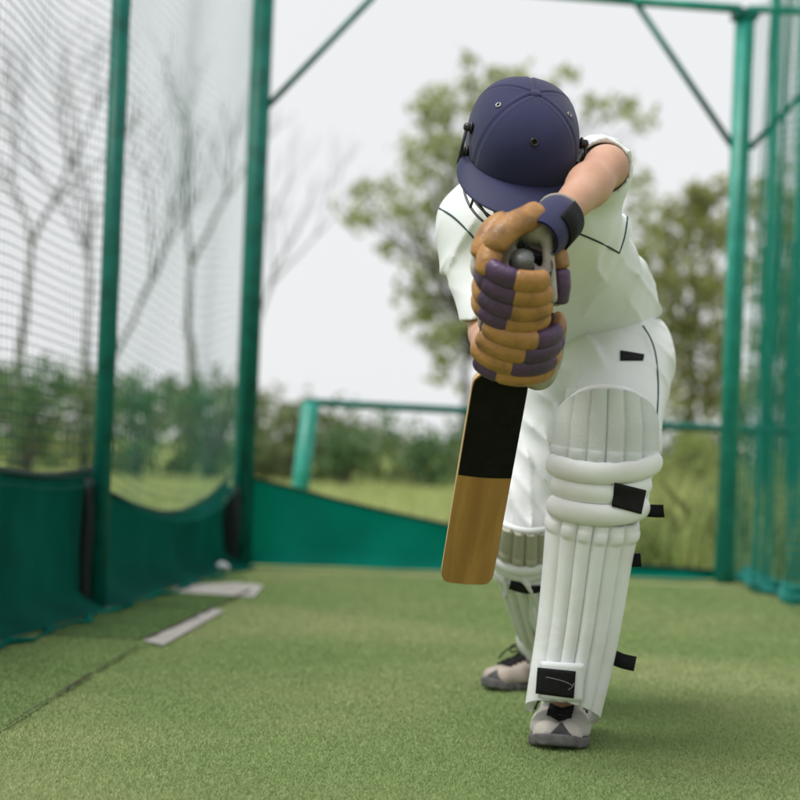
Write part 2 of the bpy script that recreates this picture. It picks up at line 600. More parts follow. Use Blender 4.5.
SLABS = [[tuple(G(*q)[:2]) for q in ((142, 643), (163, 648), (224, 613), (212, 610))],
         [tuple(G(*q)[:2]) for q in ((176, 594), (254, 599), (264, 587), (236, 584), (172, 588))],
         [tuple(q) for q in [tuple(A_OUT[:2] - dirL[:2] * .3), tuple(G(-40, 757)[:2]), tuple(s2[:2]), tuple(s3[:2]), tuple(s4[:2]), tuple(G(215, 611)[:2]),
          tuple(G(250, 592)[:2]), tuple(A_FAR[:2] + [0.02, -.1]), tuple(A_POST[:2]), tuple(A_NEAR[:2])]],
         [tuple(G(*q)[:2]) for q in ((34, 636), (143, 643), (214, 610), (250, 592), (168, 589), (100, 607))]]
V1, F1, MI = pile(800000)
o = add_obj('turf_pile', V1, F1, [M['blade'], M['blade_side'], M['blade_mat']], smooth=False, midx=MI)
tag(o, 'short green artificial grass pile covering the pitch', 'turf', kind='stuff')

# ------------------------------------------------------------------ steel frames
def pole(a, b, r, n=16):
    return tube([a, b], r, n)


up = np.array([0, 0, 1.0])
PH = 2.86
fr = thing('batting_cage', (float((A_FAR[0] + B_FAR[0]) / 2), float(A_FAR[1]), 0),
           'green tubular steel goal-like frame with corner braces at the far end of the net lane', 'batting cage')
def post_px(bx, by, tx, ty, r, mt, name='post', parent=fr, ext=None):
    base = G(bx, by)
    base[2] = 0
    top = P(tx, ty, base[1])
    if ext: top = base + (top - base) * ext
    V, F = pole(base - up * .02, top, r)
    return add_obj(name, V, F, mt, parent), base, top


_, LPB, LPT = post_px(240, 567, 264, -10, .054, M['steel'])
_, RPB, RPT = post_px(724.5, 583, 745, 14, .050, M['steel_light'])
# crossbeam and its end bracket
mb = MB()
mb.add(*pole(LPT + [0, 0, .1], P(634, 1, RPT[1]), .024))
mb.add(*pole(P(634, 1, RPT[1]), P(741, 9, RPT[1]), .024))
mb.build('crossbeam', M['steel_light'], fr)
mb = MB(); mb.add(*pole(P(748, 9, RPT[1]), P(840, 13, RPT[1]), .020)); mb.build('crossbeam', M['steel_light'], fr)
c = P(745, 15, RPT[1])
mb = MB(); mb.add(*box(c, [.062, 0, 0], [0, .06, 0], [0, 0, .022])); mb.add(*box(c + [0, -.063, -.002], [.04, 0, 0], [0, .002, 0], [0, 0, .014]))
mb.build('bracket', M['steel'], fr, smooth=False)
for px in (((266, 108), (374, -4)), ((733, 147), (634, 0)), ((750, 148), (812, 84))):
    Y = LPB[1] if px[0][0] < 400 else RPB[1]
    V, F = pole(P(*px[0], Y), P(*px[1], Y), .0165 if px[0][0] < 760 else .015, 10)
    add_obj('brace', V, F, M['steel'], fr)
# near left post
np_t = thing('net_post', G(96, 611), 'dark green steel post standing between the two left net panels', 'post')
pb = G(96, 611); pt = P(122, -8, pb[1])
V, F = pole(pb - up * .02, pt, .034); add_obj('pole', V, F, M['steel'], np_t)
mb = MB(); mb.add(*tube([pb + [0, 0, .0], pb + [0, 0, .012]], .062, 18)); mb.build('base_plate', M['steel'], np_t)
# neighbouring lane posts beyond the right net
for (bx, by, tx, ty, Y, lab) in ((763, 540, 777, -20, 12.0, 'green steel post seen through the right net, close to the lane frame'),
                                 (790, 545, 806, -20, 12.6, 'green steel post seen through the right net, near the photo edge')):
    b0 = P(bx, by, Y); b0[2] = -.012
    V, F = pole(b0, P(tx, ty, Y), .038)
    o = add_obj('lane_post', V, F, M['steel_light'], None, b0)
    tag(o, lab, 'post')

# low tubular railing outside the far end
Yr = 9.4
rt = thing('pipe_railing', P(298, 545, Yr), 'low turquoise pipe railing behind the far end of the lane', 'railing')
a, b = P(292, 556, Yr), P(311, 402, Yr); a[2] = -.01
V, F = pole(a, b, .050); add_obj('post', V, F, M['steel_light'], rt)
mb = MB()
q = [P(306, 402, Yr), P(470, 411, Yr + .1), P(670, 426, Yr + .2), P(830, 433, Yr + .3)]
mb.add(*tube(q, .023, 12)); mb.build('rail', M['steel'], rt)
a, b = P(845, 560, Yr + .3), P(828, 433, Yr + .3); a[2] = -.01
V, F = pole(a, b, .045); add_obj('post', V, F, M['steel_light'], rt)


# ------------------------------------------------------------------ netting
def net_mesh(S, U, Vv, cell_u, cell_v, r_h, r_v, nstep=.09):
    """S(u,v)->points; strands both ways; U,Vv lengths in metres"""
    Vs, Fs, n = [], [], 0
    def strand(pts, r):
        nonlocal n
        k = len(pts)
        T, A, B = frames(pts)
        th = np.arange(3) * 2.0944
        V = (pts[:, None] + r * (np.cos(th)[None, :, None] * A[:, None] + np.sin(th)[None, :, None] * B[:, None])).reshape(-1, 3)
        i = np.arange(k - 1)[:, None]; j = np.arange(3)[None]
        j2 = (j + 1) % 3
        F = np.stack([i * 3 + j, i * 3 + j2, i * 3 + 3 + j2, i * 3 + 3 + j], -1).reshape(-1, 4) + n
        Vs.append(V); Fs.append(F); n += len(V)
    uu = np.linspace(0, 1, int(U / nstep) + 2); vv = np.linspace(0, 1, int(Vv / nstep) + 2)
    for v in np.arange(0, 1.0001, cell_v / Vv):
        strand(S(uu, np.full_like(uu, v)), r_h)
    for u in np.arange(0, 1.0001, cell_u / U):
        strand(S(np.full_like(vv, u), vv), r_v)
    return np.concatenate(Vs), np.concatenate(Fs)


def wall_net(p0, p1, z0f, z1, bulge, seed, wob=.012):
    """vertical net between two ground points"""
    p0 = np.asarray(p0, float); p1 = np.asarray(p1, float)
    n = unit(np.cross(p1 - p0, (0, 0, 1)))
    g = np.random.default_rng(seed)
    ph = g.uniform(0, 6.28, 6)

    def S(u, v):
        z = z0f(u) + (z1 - z0f(u)) * v
        off = bulge * np.sin(u * math.pi) * np.sin(v * math.pi) + wob * (np.sin(u * 9 + v * 4 + ph[0]) + .6 * np.sin(u * 17 - v * 6 + ph[1]))
        dz = wob * 1.3 * (np.sin(u * 11 + ph[2] + v * 7) + np.sin(v * 13 + ph[3] + u * 5)) * np.sin(v * math.pi)
        q = p0[None] + (p1 - p0)[None] * u[:, None] + n[None] * off[:, None]
        q[:, 2] = z + dz
        return q
    return S


def skirt_sheet(p0, p1, ztop, nu=60, nv=14, lean=.03, flare=.10, side=1, wob=.01, seed=1):
    """shade cloth hung on the lower net: bellied, its foot folded out onto the ground"""
    p0 = np.asarray(p0, float); p1 = np.asarray(p1, float)
    n = unit(np.cross(p1 - p0, (0, 0, 1)))
    g = np.random.default_rng(seed); ph = g.uniform(0, 6.28, 8)
    V, top = [], []
    for i in range(nu + 1):
        u = i / nu
        zt = ztop(u)
        for j in range(nv + 1):
            v = j / nv
            off = side * (.05 + lean * math.sin(v * 2.6) + wob * (math.sin(u * 14 + ph[0] + v * 2) + .7 * math.sin(u * 31 + ph[1] - v * 3)) * (1 - v * .6)) + flare * max(0, .16 - v) ** 1.5 * 14
            q = p0 + (p1 - p0) * u + n * off
            V.append([q[0], q[1], .016 + v * zt])
            if j == nv: top.append(V[-1])
    F = [(i * (nv + 1) + j, (i + 1) * (nv + 1) + j, (i + 1) * (nv + 1) + j + 1, i * (nv + 1) + j + 1) for i in range(nu) for j in range(nv)]
    return V, F, np.array(top), n


def zpx(x, y, pt):
    """height of the pixel (x, y) at the ground point's depth"""
    return P(x, y, pt[1])[2]


# left net, near panel
Lp0, Lp1, Lp2 = A_OUT, A_POST, A_FAR
nt1 = thing('cricket_net', (float((Lp0[0] + Lp1[0]) / 2), float((Lp0[1] + Lp1[1]) / 2), 0),
            'square-mesh green net with straight-topped dark skirt left of the near post', 'net', 'side nets of the batting lane')
uA = np.linalg.norm((A_NEAR - A_OUT)[:2]) / np.linalg.norm((A_POST - A_OUT)[:2])
zA = zpx(0, 476, A_NEAR); zB = zpx(92, 474, A_POST)
zt1 = lambda u: (zA + (zB - zA) * np.clip((u - uA) / (1 - uA), 0, 1)) - .022 * np.sin(np.clip((u - uA) / (1 - uA), 0, 1) * math.pi)
S = wall_net(Lp0, Lp1 + dirL * .03, lambda u: .95 * zt1(u), 2.86, -.05, 3)
L1 = np.linalg.norm(Lp1 - Lp0)
V, F = net_mesh(S, L1, 2.4, .040, .036, .0016, .0008)
add_obj('netting', V, F, M['netdark'], nt1, smooth=False)
V, F, top, nn = skirt_sheet(Lp0, Lp1 + dirL * .16, zt1, side=-1, seed=4)
add_obj('skirt', V, F, M['skirt'], nt1)
add_obj('hem', *tube(top, .011, 8), M['hem'], nt1)
# left net, far panel
nt2 = thing('cricket_net', (float((Lp2[0] + Lp1[0]) / 2), float((Lp2[1] + Lp1[1]) / 2), 0),
            'green net with deeply sagging dark skirt between the near post and the corner post', 'net', 'side nets of the batting lane')
nodes2 = [(0, zpx(104, 483, Lp1)), (.12, None), (1, zpx(232, 482, Lp2))]
def zt2(u):
    # control heights read along the panel
    us = np.array([0, .18, .42, .62, .8, 1.0])
    zs = np.array([.455, .375, .300, .290, .335, .425])
    return np.interp(u, us, zs) if np.isscalar(u) else np.interp(u, us, zs)
_us = np.linspace(0, 1, 41); _zs = spline(np.stack([[0, .18, .42, .62, .8, 1.0], [.455, .375, .300, .290, .335, .425], [0] * 6], 1), 12)
zt2 = lambda u: np.interp(u, _zs[:, 0], _zs[:, 1])
S = wall_net(Lp1, Lp2, lambda u: .95 * zt2(u), 2.86, -.03, 8)
L2 = np.linalg.norm(Lp2 - Lp1)
V, F = net_mesh(S, L2, 2.4, .040, .038, .0013, .0013)
add_obj('netting', V, F, M['net'], nt2, smooth=False)
V, F, top, nn = skirt_sheet(Lp1 + dirL * .03, Lp2, zt2, side=-1, seed=6, lean=.04)
add_obj('skirt', V, F, M['skirt'], nt2)
add_obj('hem', *tube(top, .009, 8), M['hem'], nt2)
# turned-out foot of the skirt cloth
mb = MB()
for (p0, p1, k) in ((Lp0 + (Lp1 - Lp0) * .45, Lp1, 1), (Lp1 + dirL * .05, Lp2 - dirL * .1, 2)):
    n = unit(np.cross(p1 - p0, (0, 0, 1)))
    pts = []
    for i in range(31):
        u = i / 30
        pts.append(p0 + (p1 - p0) * u + n * (.075 + .018 * math.sin(u * 19 + k) + .01 * math.sin(u * 47)) + up * (.014 + .004 * math.sin(u * 33)))
    mb.add(*tube(pts, [.009 + .005 * math.sin(i * .9 + k) for i in range(31)], 8, flat=(1, .8)))
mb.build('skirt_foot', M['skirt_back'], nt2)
sc_ = MB(); pc = G(221, 573)
g = np.random.default_rng(5)
pts = [pc + g.normal(0, 1, 3) * [.022, .015, .006] + [0, 0, .028] for _ in range(5)]
for i in range(4):
    sc_.add(*capsule_path([pts[i], (pts[i] + pts[i + 1]) / 2 + [0, 0, .012], pts[i + 1]], .013, 8))
o = sc_.build('plastic_scrap', M['scrap']); tag(o, 'crumpled white plastic scrap lying at the foot of the net by the corner post', 'litter')

# back skirt across the far end
nt3 = thing('back_skirt', (float((LPB[0] + RPB[0]) / 2), float(LPB[1]), 0),
            'bright green shade cloth skirt sagging low across the far end of the lane', 'net skirt')
bk = np.array([[244, 482], [290, 493], [330, 504], [390, 518], [450, 531], [520, 549], [580, 562], [640, 571], [722, 577]], float)
bb = lambda x: 569 + (x - 240) * (583 - 567) / 484
tz = []
for x, y in bk:
    g0 = G(x, bb(x)); tz.append(P(x, y, g0[1])[2])
bu = (bk[:, 0] - 240) / 484
V, F, top, nn = skirt_sheet(LPB + [.02, 0, 0], RPB, lambda u: float(np.interp(u, bu, tz)), nu=90, side=-1, lean=.02, flare=.08, wob=.018, seed=9)
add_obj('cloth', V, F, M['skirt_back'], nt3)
add_obj('hem', *tube(top, .007, 8), M['hem'], nt3)
# gathered dark fold beside the corner post
mb = MB()
fb = LPB + [-.045, -.075, 0]
for k in range(4):
    x0 = fb + [(.016 * k) - .02, -.012 * (k % 2), 0]
    mb.add(*tube([x0 + up * z + [.004 * math.sin(z * 20 + k), 0, 0] for z in np.linspace(.015, .40, 9)], [.014 - .004 * abs(i - 4) / 4 for i in range(9)], 8))
mb.build('gathered_fold', M['hem'], nt3)
mb = MB()
fb = pb + [-.035, -.045, 0]
for k in range(3):
    x0 = fb + [(.012 * k) - .012, -.012 * (k % 2), 0]
    mb.add(*tube([x0 + up * z + [.003 * math.sin(z * 20 + k), 0, 0] for z in np.linspace(.012, .47, 9)], [.010 - .003 * abs(i - 4) / 4 for i in range(9)], 8))
mb.build('gathered_fold', M['hem'], nt1)

# right net: hangs in folds along the right side
nt4 = thing('cricket_net', (float((B_FAR[0] + B_NEAR[0]) / 2), float((B_FAR[1] + B_NEAR[1]) / 2), 0),
            'bright green net hanging in loose folds along the right side of the lane', 'net', 'side nets of the batting lane')
rp0, rp1 = B_FAR + [.03, -.05, 0], B_OUT
nr = unit(np.cross(rp1 - rp0, (0, 0, 1)))
LR = np.linalg.norm(rp1 - rp0)
def Sr(u, v):
    d = u * LR
    fold = .055 * np.sin(d * 13 + 1.2 * np.sin(d * 5)) * 1.3 * (.35 + .65 * (1 - v)) + .05 * np.sin(d * 4.1 + 1) * (1 - v)
    q = rp0[None] + (rp1 - rp0)[None] * u[:, None] + nr[None] * fold[:, None]
    q[:, 2] = .03 + 2.83 * v + .02 * np.sin(d * 9 + v * 5)
    return q
Vl, Fl, nl = [], [], 0
for kx, (dx_, ph_) in enumerate(((0, 0), (-.09, 2.1))):
    V, F = net_mesh(lambda u, v: Sr(u, v) + np.stack([-nr[0] * dx_ * -1 + .03 * np.sin(u * 14 + ph_), u * 0, .01 * np.sin(u * 30 + ph_)], 1), LR * 1.5, 2.83, .034, .040, .0018, .0016, .05)
    Vl.append(V); Fl.append(F + nl); nl += len(V)
V, F = np.concatenate(Vl), np.concatenate(Fl)
add_obj('netting', V, F, M['netgreen'], nt4, smooth=False)
mb = MB()
for k in range(3):
    pts = []
    for i in range(60):
        u = i / 59
        d = u * LR
        pts.append(rp0 + (rp1 - rp0) * u - nr * (.02 + .03 * k + .02 * math.sin(d * 11 + k)) + up * (.03 + .028 * (k % 2) + .012 * math.sin(d * 17 + k * 2)))
    mb.add(*tube(pts, [.022 + .010 * math.sin(i * 1.1 + k) for i in range(60)], 8))
mb.build('gathered_foot', M['flap'], nt4)
# second net, of the neighbouring lane
nt5 = thing('cricket_net', (2.7, 11.0, 0), 'green net of the neighbouring lane seen through the right net', 'net', 'side nets of the batting lane')
q0, q1 = P(752, 560, 12.4), P(860, 560, 11.2); q0[2] = q1[2] = 0
n5 = unit(np.cross(q1 - q0, (0, 0, 1))); L5 = np.linalg.norm(q1 - q0)
def S5(u, v):
    d = u * L5
    q = q0[None] + (q1 - q0)[None] * u[:, None] + n5[None] * (.09 * np.sin(d * 14 + np.sin(d * 6)) * (1.1 - v))[:, None]
    q[:, 2] = .02 + 2.2 * v
    return q
V, F = net_mesh(S5, L5 * 2.2, 2.2, .038, .045, .0024, .0024, .05)
add_obj('netting', V, F, M['netgreen'], nt5, smooth=False)


#@@VEG
# ------------------------------------------------------------------ vegetation
def leaf_cloud(blobs, per, size, seed, squash=.8, fill=.35):
    """diamond leaves in sprays through the volume of the blobs"""
    g = np.random.default_rng(seed)
    Vs = []
    for c, r in blobs:
        n = max(12, int(per * (r ** 2.0)))
        nc = max(3, n // 9)
        dv = g.normal(size=(nc, 3)); dv /= np.linalg.norm(dv, axis=1)[:, None]
        rad = r * g.uniform(fill, 1.15, nc) ** .8
        cc = np.asarray(c) + dv * rad[:, None] * [1, 1, squash]
        p = np.repeat(cc, 9, 0) + g.normal(0, r * .13 + size * .4, (nc * 9, 3))
        k = len(p)
        a = g.normal(size=(k, 3)); a[:, 2] -= .5; a /= np.linalg.norm(a, axis=1)[:, None]
        b = np.cross(a, g.normal(size=(k, 3))); b /= np.linalg.norm(b, axis=1)[:, None] + 1e-9
        s = size * g.uniform(.6, 1.35, (k, 1))
        Vs.append(np.stack([p - a * s, p + b * s * .42, p + a * s, p - b * s * .42], 1).reshape(-1, 3))
    V = np.concatenate(Vs)
    return V, np.arange(len(V)).reshape(-1, 4)


def branch(mb, a, b, r0, r1, g, n=7, wob=.05):
    a = np.asarray(a, float); b = np.asarray(b, float)
    L = np.linalg.norm(b - a)
    pts = [a + (b - a) * t + (g.normal(0, wob * L, 3) * math.sin(t * math.pi) if 0 < t < 1 else 0) + np.array([0, 0, .06 * L * math.sin(t * math.pi)]) for t in np.linspace(0, 1, n)]
    mb.add(*tube(pts, np.linspace(r0, r1, n), 7))
    return pts


def leafy_tree(name, base_px, Y, fork_px, blobs_px, leaf_m, label, seed, per, size, tr=.14, deep=1.2, fill=.35):
    g = np.random.default_rng(seed)
    base = P(base_px[0], base_px[1], Y); base[2] = -.02
    t = thing(name, base, label, 'tree')
    fork = P(*fork_px, Y)
    mb = MB()
    tp = branch(mb, base, fork, tr, tr * .55, g, 9, .02)
    blobs = []
    for x, y, r in blobs_px:
        c = P(x, y, Y + g.uniform(-deep, deep)); rr = r / F_PX * Y
        blobs.append((c, rr))
        st = tp[-1] if g.random() < .6 else tp[-3]
        mid = st + (c - st) * .55 + np.array([0, 0, .1])
        bp = branch(mb, st, c, tr * .33, tr * .08, g, 7, .05)
        for k in range(3):
            branch(mb, bp[3 + k % 3], c + g.normal(0, rr * .6, 3), tr * .1, tr * .03, g, 5, .05)
    mb.build('trunk', M['bark'], t)
    V, F = leaf_cloud(blobs, per, size, seed, fill=fill)
    add_obj('crown', V, F, leaf_m, t, smooth=False)
    return t


leafy_tree('tall_tree', (462, 490), 38, (470, 330),
           [(500, 78, 24), (470, 92, 22), (440, 98, 20), (422, 112, 16), (412, 148, 20), (440, 150, 24), (380, 192, 20), (352, 208, 20), (372, 222, 14), (412, 232, 22),
            (392, 246, 16), (440, 208, 24), (462, 180, 22), (425, 268, 26), (452, 250, 24), (405, 292, 18), (440, 310, 26), (470, 290, 26), (430, 345, 20), (450, 370, 22), (620, 108, 20), (640, 120, 13), (600, 100, 12), (588, 112, 14), (632, 160, 13),
            (605, 150, 14), (640, 205, 18), (560, 80, 16), (540, 110, 24), (520, 150, 30), (560, 200, 30), (530, 90, 20), (640, 250, 22), (590, 250, 30), (480, 340, 20), (620, 300, 26), (448, 120, 24), (470, 60, 14), (490, 110, 26), (460, 150, 26), (430, 180, 22), (360, 190, 14), (455, 330, 28), (420, 320, 18), (400, 205, 16), (640, 180, 16), (650, 230, 18), (425, 215, 18)],
           M['leaf_olive'], 'tall airy olive-green tree rising directly behind the batsman', 21, 350, .135, .11, fill=.12)
leafy_tree('leafy_tree', (688, 480), 32, (690, 330),
           [(690, 205, 24), (715, 195, 20), (668, 225, 22), (700, 240, 30), (660, 262, 28), (725, 235, 24), (690, 285, 34), (650, 300, 26), (722, 290, 26), (670, 335, 32), (708, 345, 34), (650, 360, 26), (690, 390, 36), (725, 395, 28), (655, 400, 22)],
           M['leaf_warm'], 'yellowish leafy tree between the batsman and the right-hand frame post', 33, 850, .11, .13, fill=.3)
leafy_tree('leafy_tree', (790, 480), 27, (788, 330),
           [(770, 205, 26), (800, 190, 34), (785, 240, 36), (820, 230, 40), (765, 285, 28), (800, 300, 40), (775, 345, 34), (820, 350, 40), (790, 395, 40), (760, 400, 24)],
           M['leaf_warm'], 'green tree seen through the right net', 44, 640, .11, .14, fill=.3)


def grow(mb, p, d, L, r, depth, g, spread):
    n = 6
    pts = [np.array(p, float)]
    for i in range(n):
        d = unit(d + g.normal(0, .09, 3) * [1, .6, .6] + np.array([0, 0, .035]))
        pts.append(pts[-1] + d * L / n)
    mb.add(*tube(pts, np.linspace(r, r * .62, n + 1), 6))
    if depth <= 0: return
    kids = g.integers(2, 4)
    for k in range(kids):
        i = n if k < 2 else g.integers(2, n)
        ang = g.normal(0, spread) if k >= 2 else (spread * (1 if k else -1) * g.uniform(.4, 1.1))
        dd = unit(d + np.array([math.sin(ang) * 1.1, g.normal(0, .3), .12]))
        grow(mb, pts[i], dd, L * g.uniform(.62, .9), r * .6, depth - 1, g, spread)


for (bx, by, Y, L, r, lean, dep, seed, lab) in (
        (192, 420, 30, 1.55, .085, -.04, 5, 3, 'bare grey tree with a forked trunk centred behind the far left net panel'),
        (112, 420, 27, 1.3, .05, .45, 4, 12, 'bare thin tree leaning right just beyond the near post'),
        (86, 415, 29, 1.7, .06, -.05, 5, 5, 'bare slender tree rising close to the left of the near post'),
        (20, 410, 26, 1.5, .075, .02, 5, 9, 'bare tree at the far left edge behind the near net panel'),
        (252, 420, 33, 1.5, .05, .22, 5, 15, 'bare pale tree spreading right from behind the corner post')):
    g = np.random.default_rng(seed)
    b0 = P(bx, by, Y); b0[2] = -.02
    mb = MB()
    z1 = P(bx, by - 60, Y)
    mb.add(*tube([b0, (b0 + z1) / 2 + g.normal(0, .03, 3), z1], [r * 1.2, r * 1.05, r], 8))
    grow(mb, z1, np.array([lean, 0, 1.0]), L * 1.1, r * .9, 4, g, .36)
    o = mb.build('bare_tree', M['bark_bare'], None, True, b0)
    tag(o, lab, 'tree')

# scrub belt at the edge of the field: one leafy mass
g = np.random.default_rng(77)
bl = []
for x in np.r_[np.arange(-1500, -420, 22), np.arange(-420, 1250, 11), np.arange(1250, 2300, 22)]:
    Y = g.uniform(26, 33)
    topy = np.interp(x, [-400, 0, 60, 110, 160, 215, 245, 270, 330, 400, 470, 640, 700, 1250], [350, 360, 392, 375, 385, 368, 402, 402, 408, 440, 440, 430, 420, 400]) + g.normal(0, 7)
    zt = P(x, topy, Y)[2]
    c = P(x, 440, Y)
    z = .15
    while z < zt:
        rr = g.uniform(.26, .5)
        bl.append(((c[0] + g.normal(0, .2), Y + g.normal(0, .6), min(z, max(.15, zt - rr * .6))), rr))
        z += rr * .85
V, F = leaf_cloud(bl, 420, .085, 5, .9, .15)
o = add_obj('scrub', V, F, M['leaf_scrub'], smooth=False)
tag(o, 'mixed green scrub belt along the far edge of the field', 'scrub', kind='stuff')
# separate dark bushes standing in front of the belt
for i, (x, y, r, Y, lab) in enumerate(((140, 405, 30, 24, 'dark rounded bush behind the sagging skirt of the far left net'), (30, 400, 42, 23, 'broad dark bush behind the near left net panel'),
                                       (215, 400, 24, 25, 'small dark bush beside the corner post, behind the far left net'), (345, 452, 30, 25, 'dark bush below the low railing'), (420, 448, 34, 25, 'dark green bush beside the bat, beyond the low railing'),
                                       (285, 440, 34, 26, 'olive bush between the corner post and the railing post'),
        (652, 478, 34, 15, 'light green bush right behind the front pad, under the railing'), (692, 470, 40, 17, 'pale yellowish bush just left of the right frame post, under the railing'), (704, 530, 24, 12, 'low dark bush at the foot of the right frame post'),
        (772, 500, 44, 14.5, 'light green bush seen through the lower right net'))):
    g = np.random.default_rng(100 + i)
    c = P(x, y, Y); rr = r / F_PX * Y
    base = np.array([c[0], c[1], -.02])
    t = thing('bush', base, lab, 'bush')
    mb = MB(); bls = []
    for k in range(7):
        q = c + g.normal(0, .5, 3) * rr * [1.3, .8, .7]
        q[2] = max(q[2], .25)
        bls.append((q, rr * g.uniform(.45, .75)))
        branch(mb, base + g.normal(0, .05, 3) * [1, 1, 0], q, .03, .01, g, 5)
    q = np.array([c[0], c[1], .3]); bls.append((q, rr * .8))
    mb.build('stem', M['bark'], t)
    V, F = leaf_cloud(bls, 900 if i < 6 else 2600, .07 if i < 6 else .035, 40 + i, .9, .15)
    add_obj('leaves', V, F, (M['leaf_scrub'] if i == 5 else M['leaf_light'] if i in (6, 7, 9) else M['leaf_dark']), t, smooth=False)


def tuft_field(xs, n, h0, h1, seed, yr, wd=.012):
    g = np.random.default_rng(seed)
    Y = g.uniform(*yr, n)
    x = g.uniform(*xs, n)
    X = (x - 400) / F_PX * Y
    h = g.uniform(h0, h1, n) * (.6 + .4 * np.sin(X * 2.3 + Y) ** 2)
    b = np.stack([X, Y, np.full(n, -.02)], 1)
    a = g.uniform(0, 6.28, n)
    dx = np.stack([np.cos(a), np.sin(a), np.zeros(n)], 1) * wd * g.uniform(.6, 1.4, (n, 1))
    ln = np.stack([g.normal(0, .22, n), g.normal(0, .22, n), np.ones(n)], 1) * h[:, None]
    m_ = b + ln * .55; t_ = b + ln * [1.5, 1.5, 1]
    V = np.stack([b - dx, b + dx, m_ + dx * .7, t_, m_ - dx * .7], 1).reshape(-1, 3)
    return V, np.arange(5 * n).reshape(-1, 5)


V, F = tuft_field((545, 1050), 30000, .18, .62, 8, (8.7, 25), .010)
o = add_obj('tall_grass', V, F, M['reed'], smooth=False)
tag(o, 'tall yellow-green grass growing beyond the right end of the lane', 'grass', kind='stuff')
V, F = tuft_field((-250, 560), 26000, .05, .16, 9, (10, 27), .012)
o = add_obj('meadow_grass', V, F, M['meadow'], smooth=False)
tag(o, 'short pale meadow grass of the field beyond the net', 'grass', kind='stuff')

#@@PERSON
# ------------------------------------------------------------------ the bat
BT, BB = P(524, 252, 2.82), P(466, 583, 3.37)      # handle end, toe of the blade
bw = unit(BB - BT); BL = float(np.linalg.norm(BB - BT))
_n = unit(CAMP - (BT + BB) / 2); _n = unit(_n - bw * np.dot(_n, bw))
_u2 = np.cross(bw, _n)
if _u2[0] < 0: _u2 = -_u2
_tw = R(9)
bn = unit(_n * math.cos(_tw) + _u2 * math.sin(_tw))
bu = unit(_u2 * math.cos(_tw) - _n * math.sin(_tw))


def BP(s, u=0.0, n=0.0):
    return BT + bw * s + bu * u + bn * n


bat = thing('cricket_bat', BB, 'wooden cricket bat with black upper face held upright by the batsman', 'cricket bat')


def s_of_y(y):
    """distance along the bat whose image height is y"""
    lo, hi = 0, BL
    for _ in range(40):
        mid = (lo + hi) / 2
        d = BP(mid) - CAMP
        py = 400 - F_PX * np.dot(d, _u) / np.dot(d, _f)
        if py < y: lo = mid
        else: hi = mid
    return lo


sh = s_of_y(372)
sb = s_of_y(476)
# blade: cross sections; face towards +n, spine on the back
def blade_section(s):
    t = (s - sh) / (BL - sh)
    hw = .0535 * (1 if t > .06 else (.55 + .45 * math.sin(max(t, 0) / .06 * math.pi / 2)))
    hw *= (.965 + .035 * t)
    if t > .95: hw *= math.sqrt(max(.02, 1 - ((t - .95) / .0505) ** 2 * .30))
    edge = .013 + .006 * math.sin(min(1, t * 1.2) * math.pi)
    spine = .018 + .020 * math.sin(min(1, (t + .15) * .9) * math.pi) ** .8
    if t > .97: edge *= .8; spine *= .6
    crown = .0035
    q = []
    for x in np.linspace(-1, 1, 13):
        q.append((hw * x * (1 if abs(x) < 1 else .985), crown * (1 - x * x) - (.0022 if abs(x) == 1 else 0)))
    for x in np.linspace(1, -1, 13):
        q.append((hw * x * .99, -edge - (spine - edge) * (1 - abs(x)) ** 1.1))
    return q


ss = np.r_[np.linspace(sh, sh + .04, 6), np.linspace(sh + .05, BL - .04, 16), np.linspace(BL - .03, BL, 7)]
secs = [blade_section(s) for s in ss]
NS = len(secs[0])
V = np.array([BP(s, u, n) for s, q in zip(ss, secs) for u, n in q])
Fb, mi = [], []
for i in range(len(ss) - 1):
    for j in range(NS):
        Fb.append((i * NS + j, i * NS + (j + 1) % NS, (i + 1) * NS + (j + 1) % NS, (i + 1) * NS + j))
        mi.append(1 if j in (12, 25) else 0)
Fb.append(tuple(range(NS - 1, -1, -1))); mi.append(0)
Fb.append(tuple((len(ss) - 1) * NS + j for j in range(NS))); mi.append(0)
blade = add_obj('blade', V, Fb, [M['wood'], M['woodedge']], bat, midx=mi)
es = blade.modifiers.new('edge', 'EDGE_SPLIT'); es.split_angle = R(40)
# run the willow grain along the blade
_nt = M['wood'].node_tree
_mp = [n for n in _nt.nodes if n.type == 'MAPPING'][0]
_rot = _nt.nodes.new('ShaderNodeMapping')
_rot.inputs['Rotation'].default_value = Matrix((tuple(bu), tuple(bn), tuple(bw))).to_euler()
_nt.links.new([n for n in _nt.nodes if n.type == 'TEX_COORD'][0].outputs['Object'], _rot.inputs['Vector'])
_nt.links.new(_rot.outputs[0], _mp.inputs['Vector'])
# black facing sheet on the upper face
fs = np.linspace(sh + .004, sb, 14)
mb = MB()
xs = np.linspace(-.985, .985, 11)
V = []
for s in fs:
    q = blade_section(s); hw = abs(q[6][0] - q[0][0])
    for x in xs: V.append(BP(s, hw * x, .0035 * (1 - x * x) + .0016))
V2 = [v + bn * -.0012 for v in V]
k = len(xs); n0 = len(V)
Ff = [(i * k + j, i * k + j + 1, (i + 1) * k + j + 1, (i + 1) * k + j) for i in range(len(fs) - 1) for j in range(k - 1)]
mb.add(V, Ff)
mb.build('facing', M['batblack'], blade)
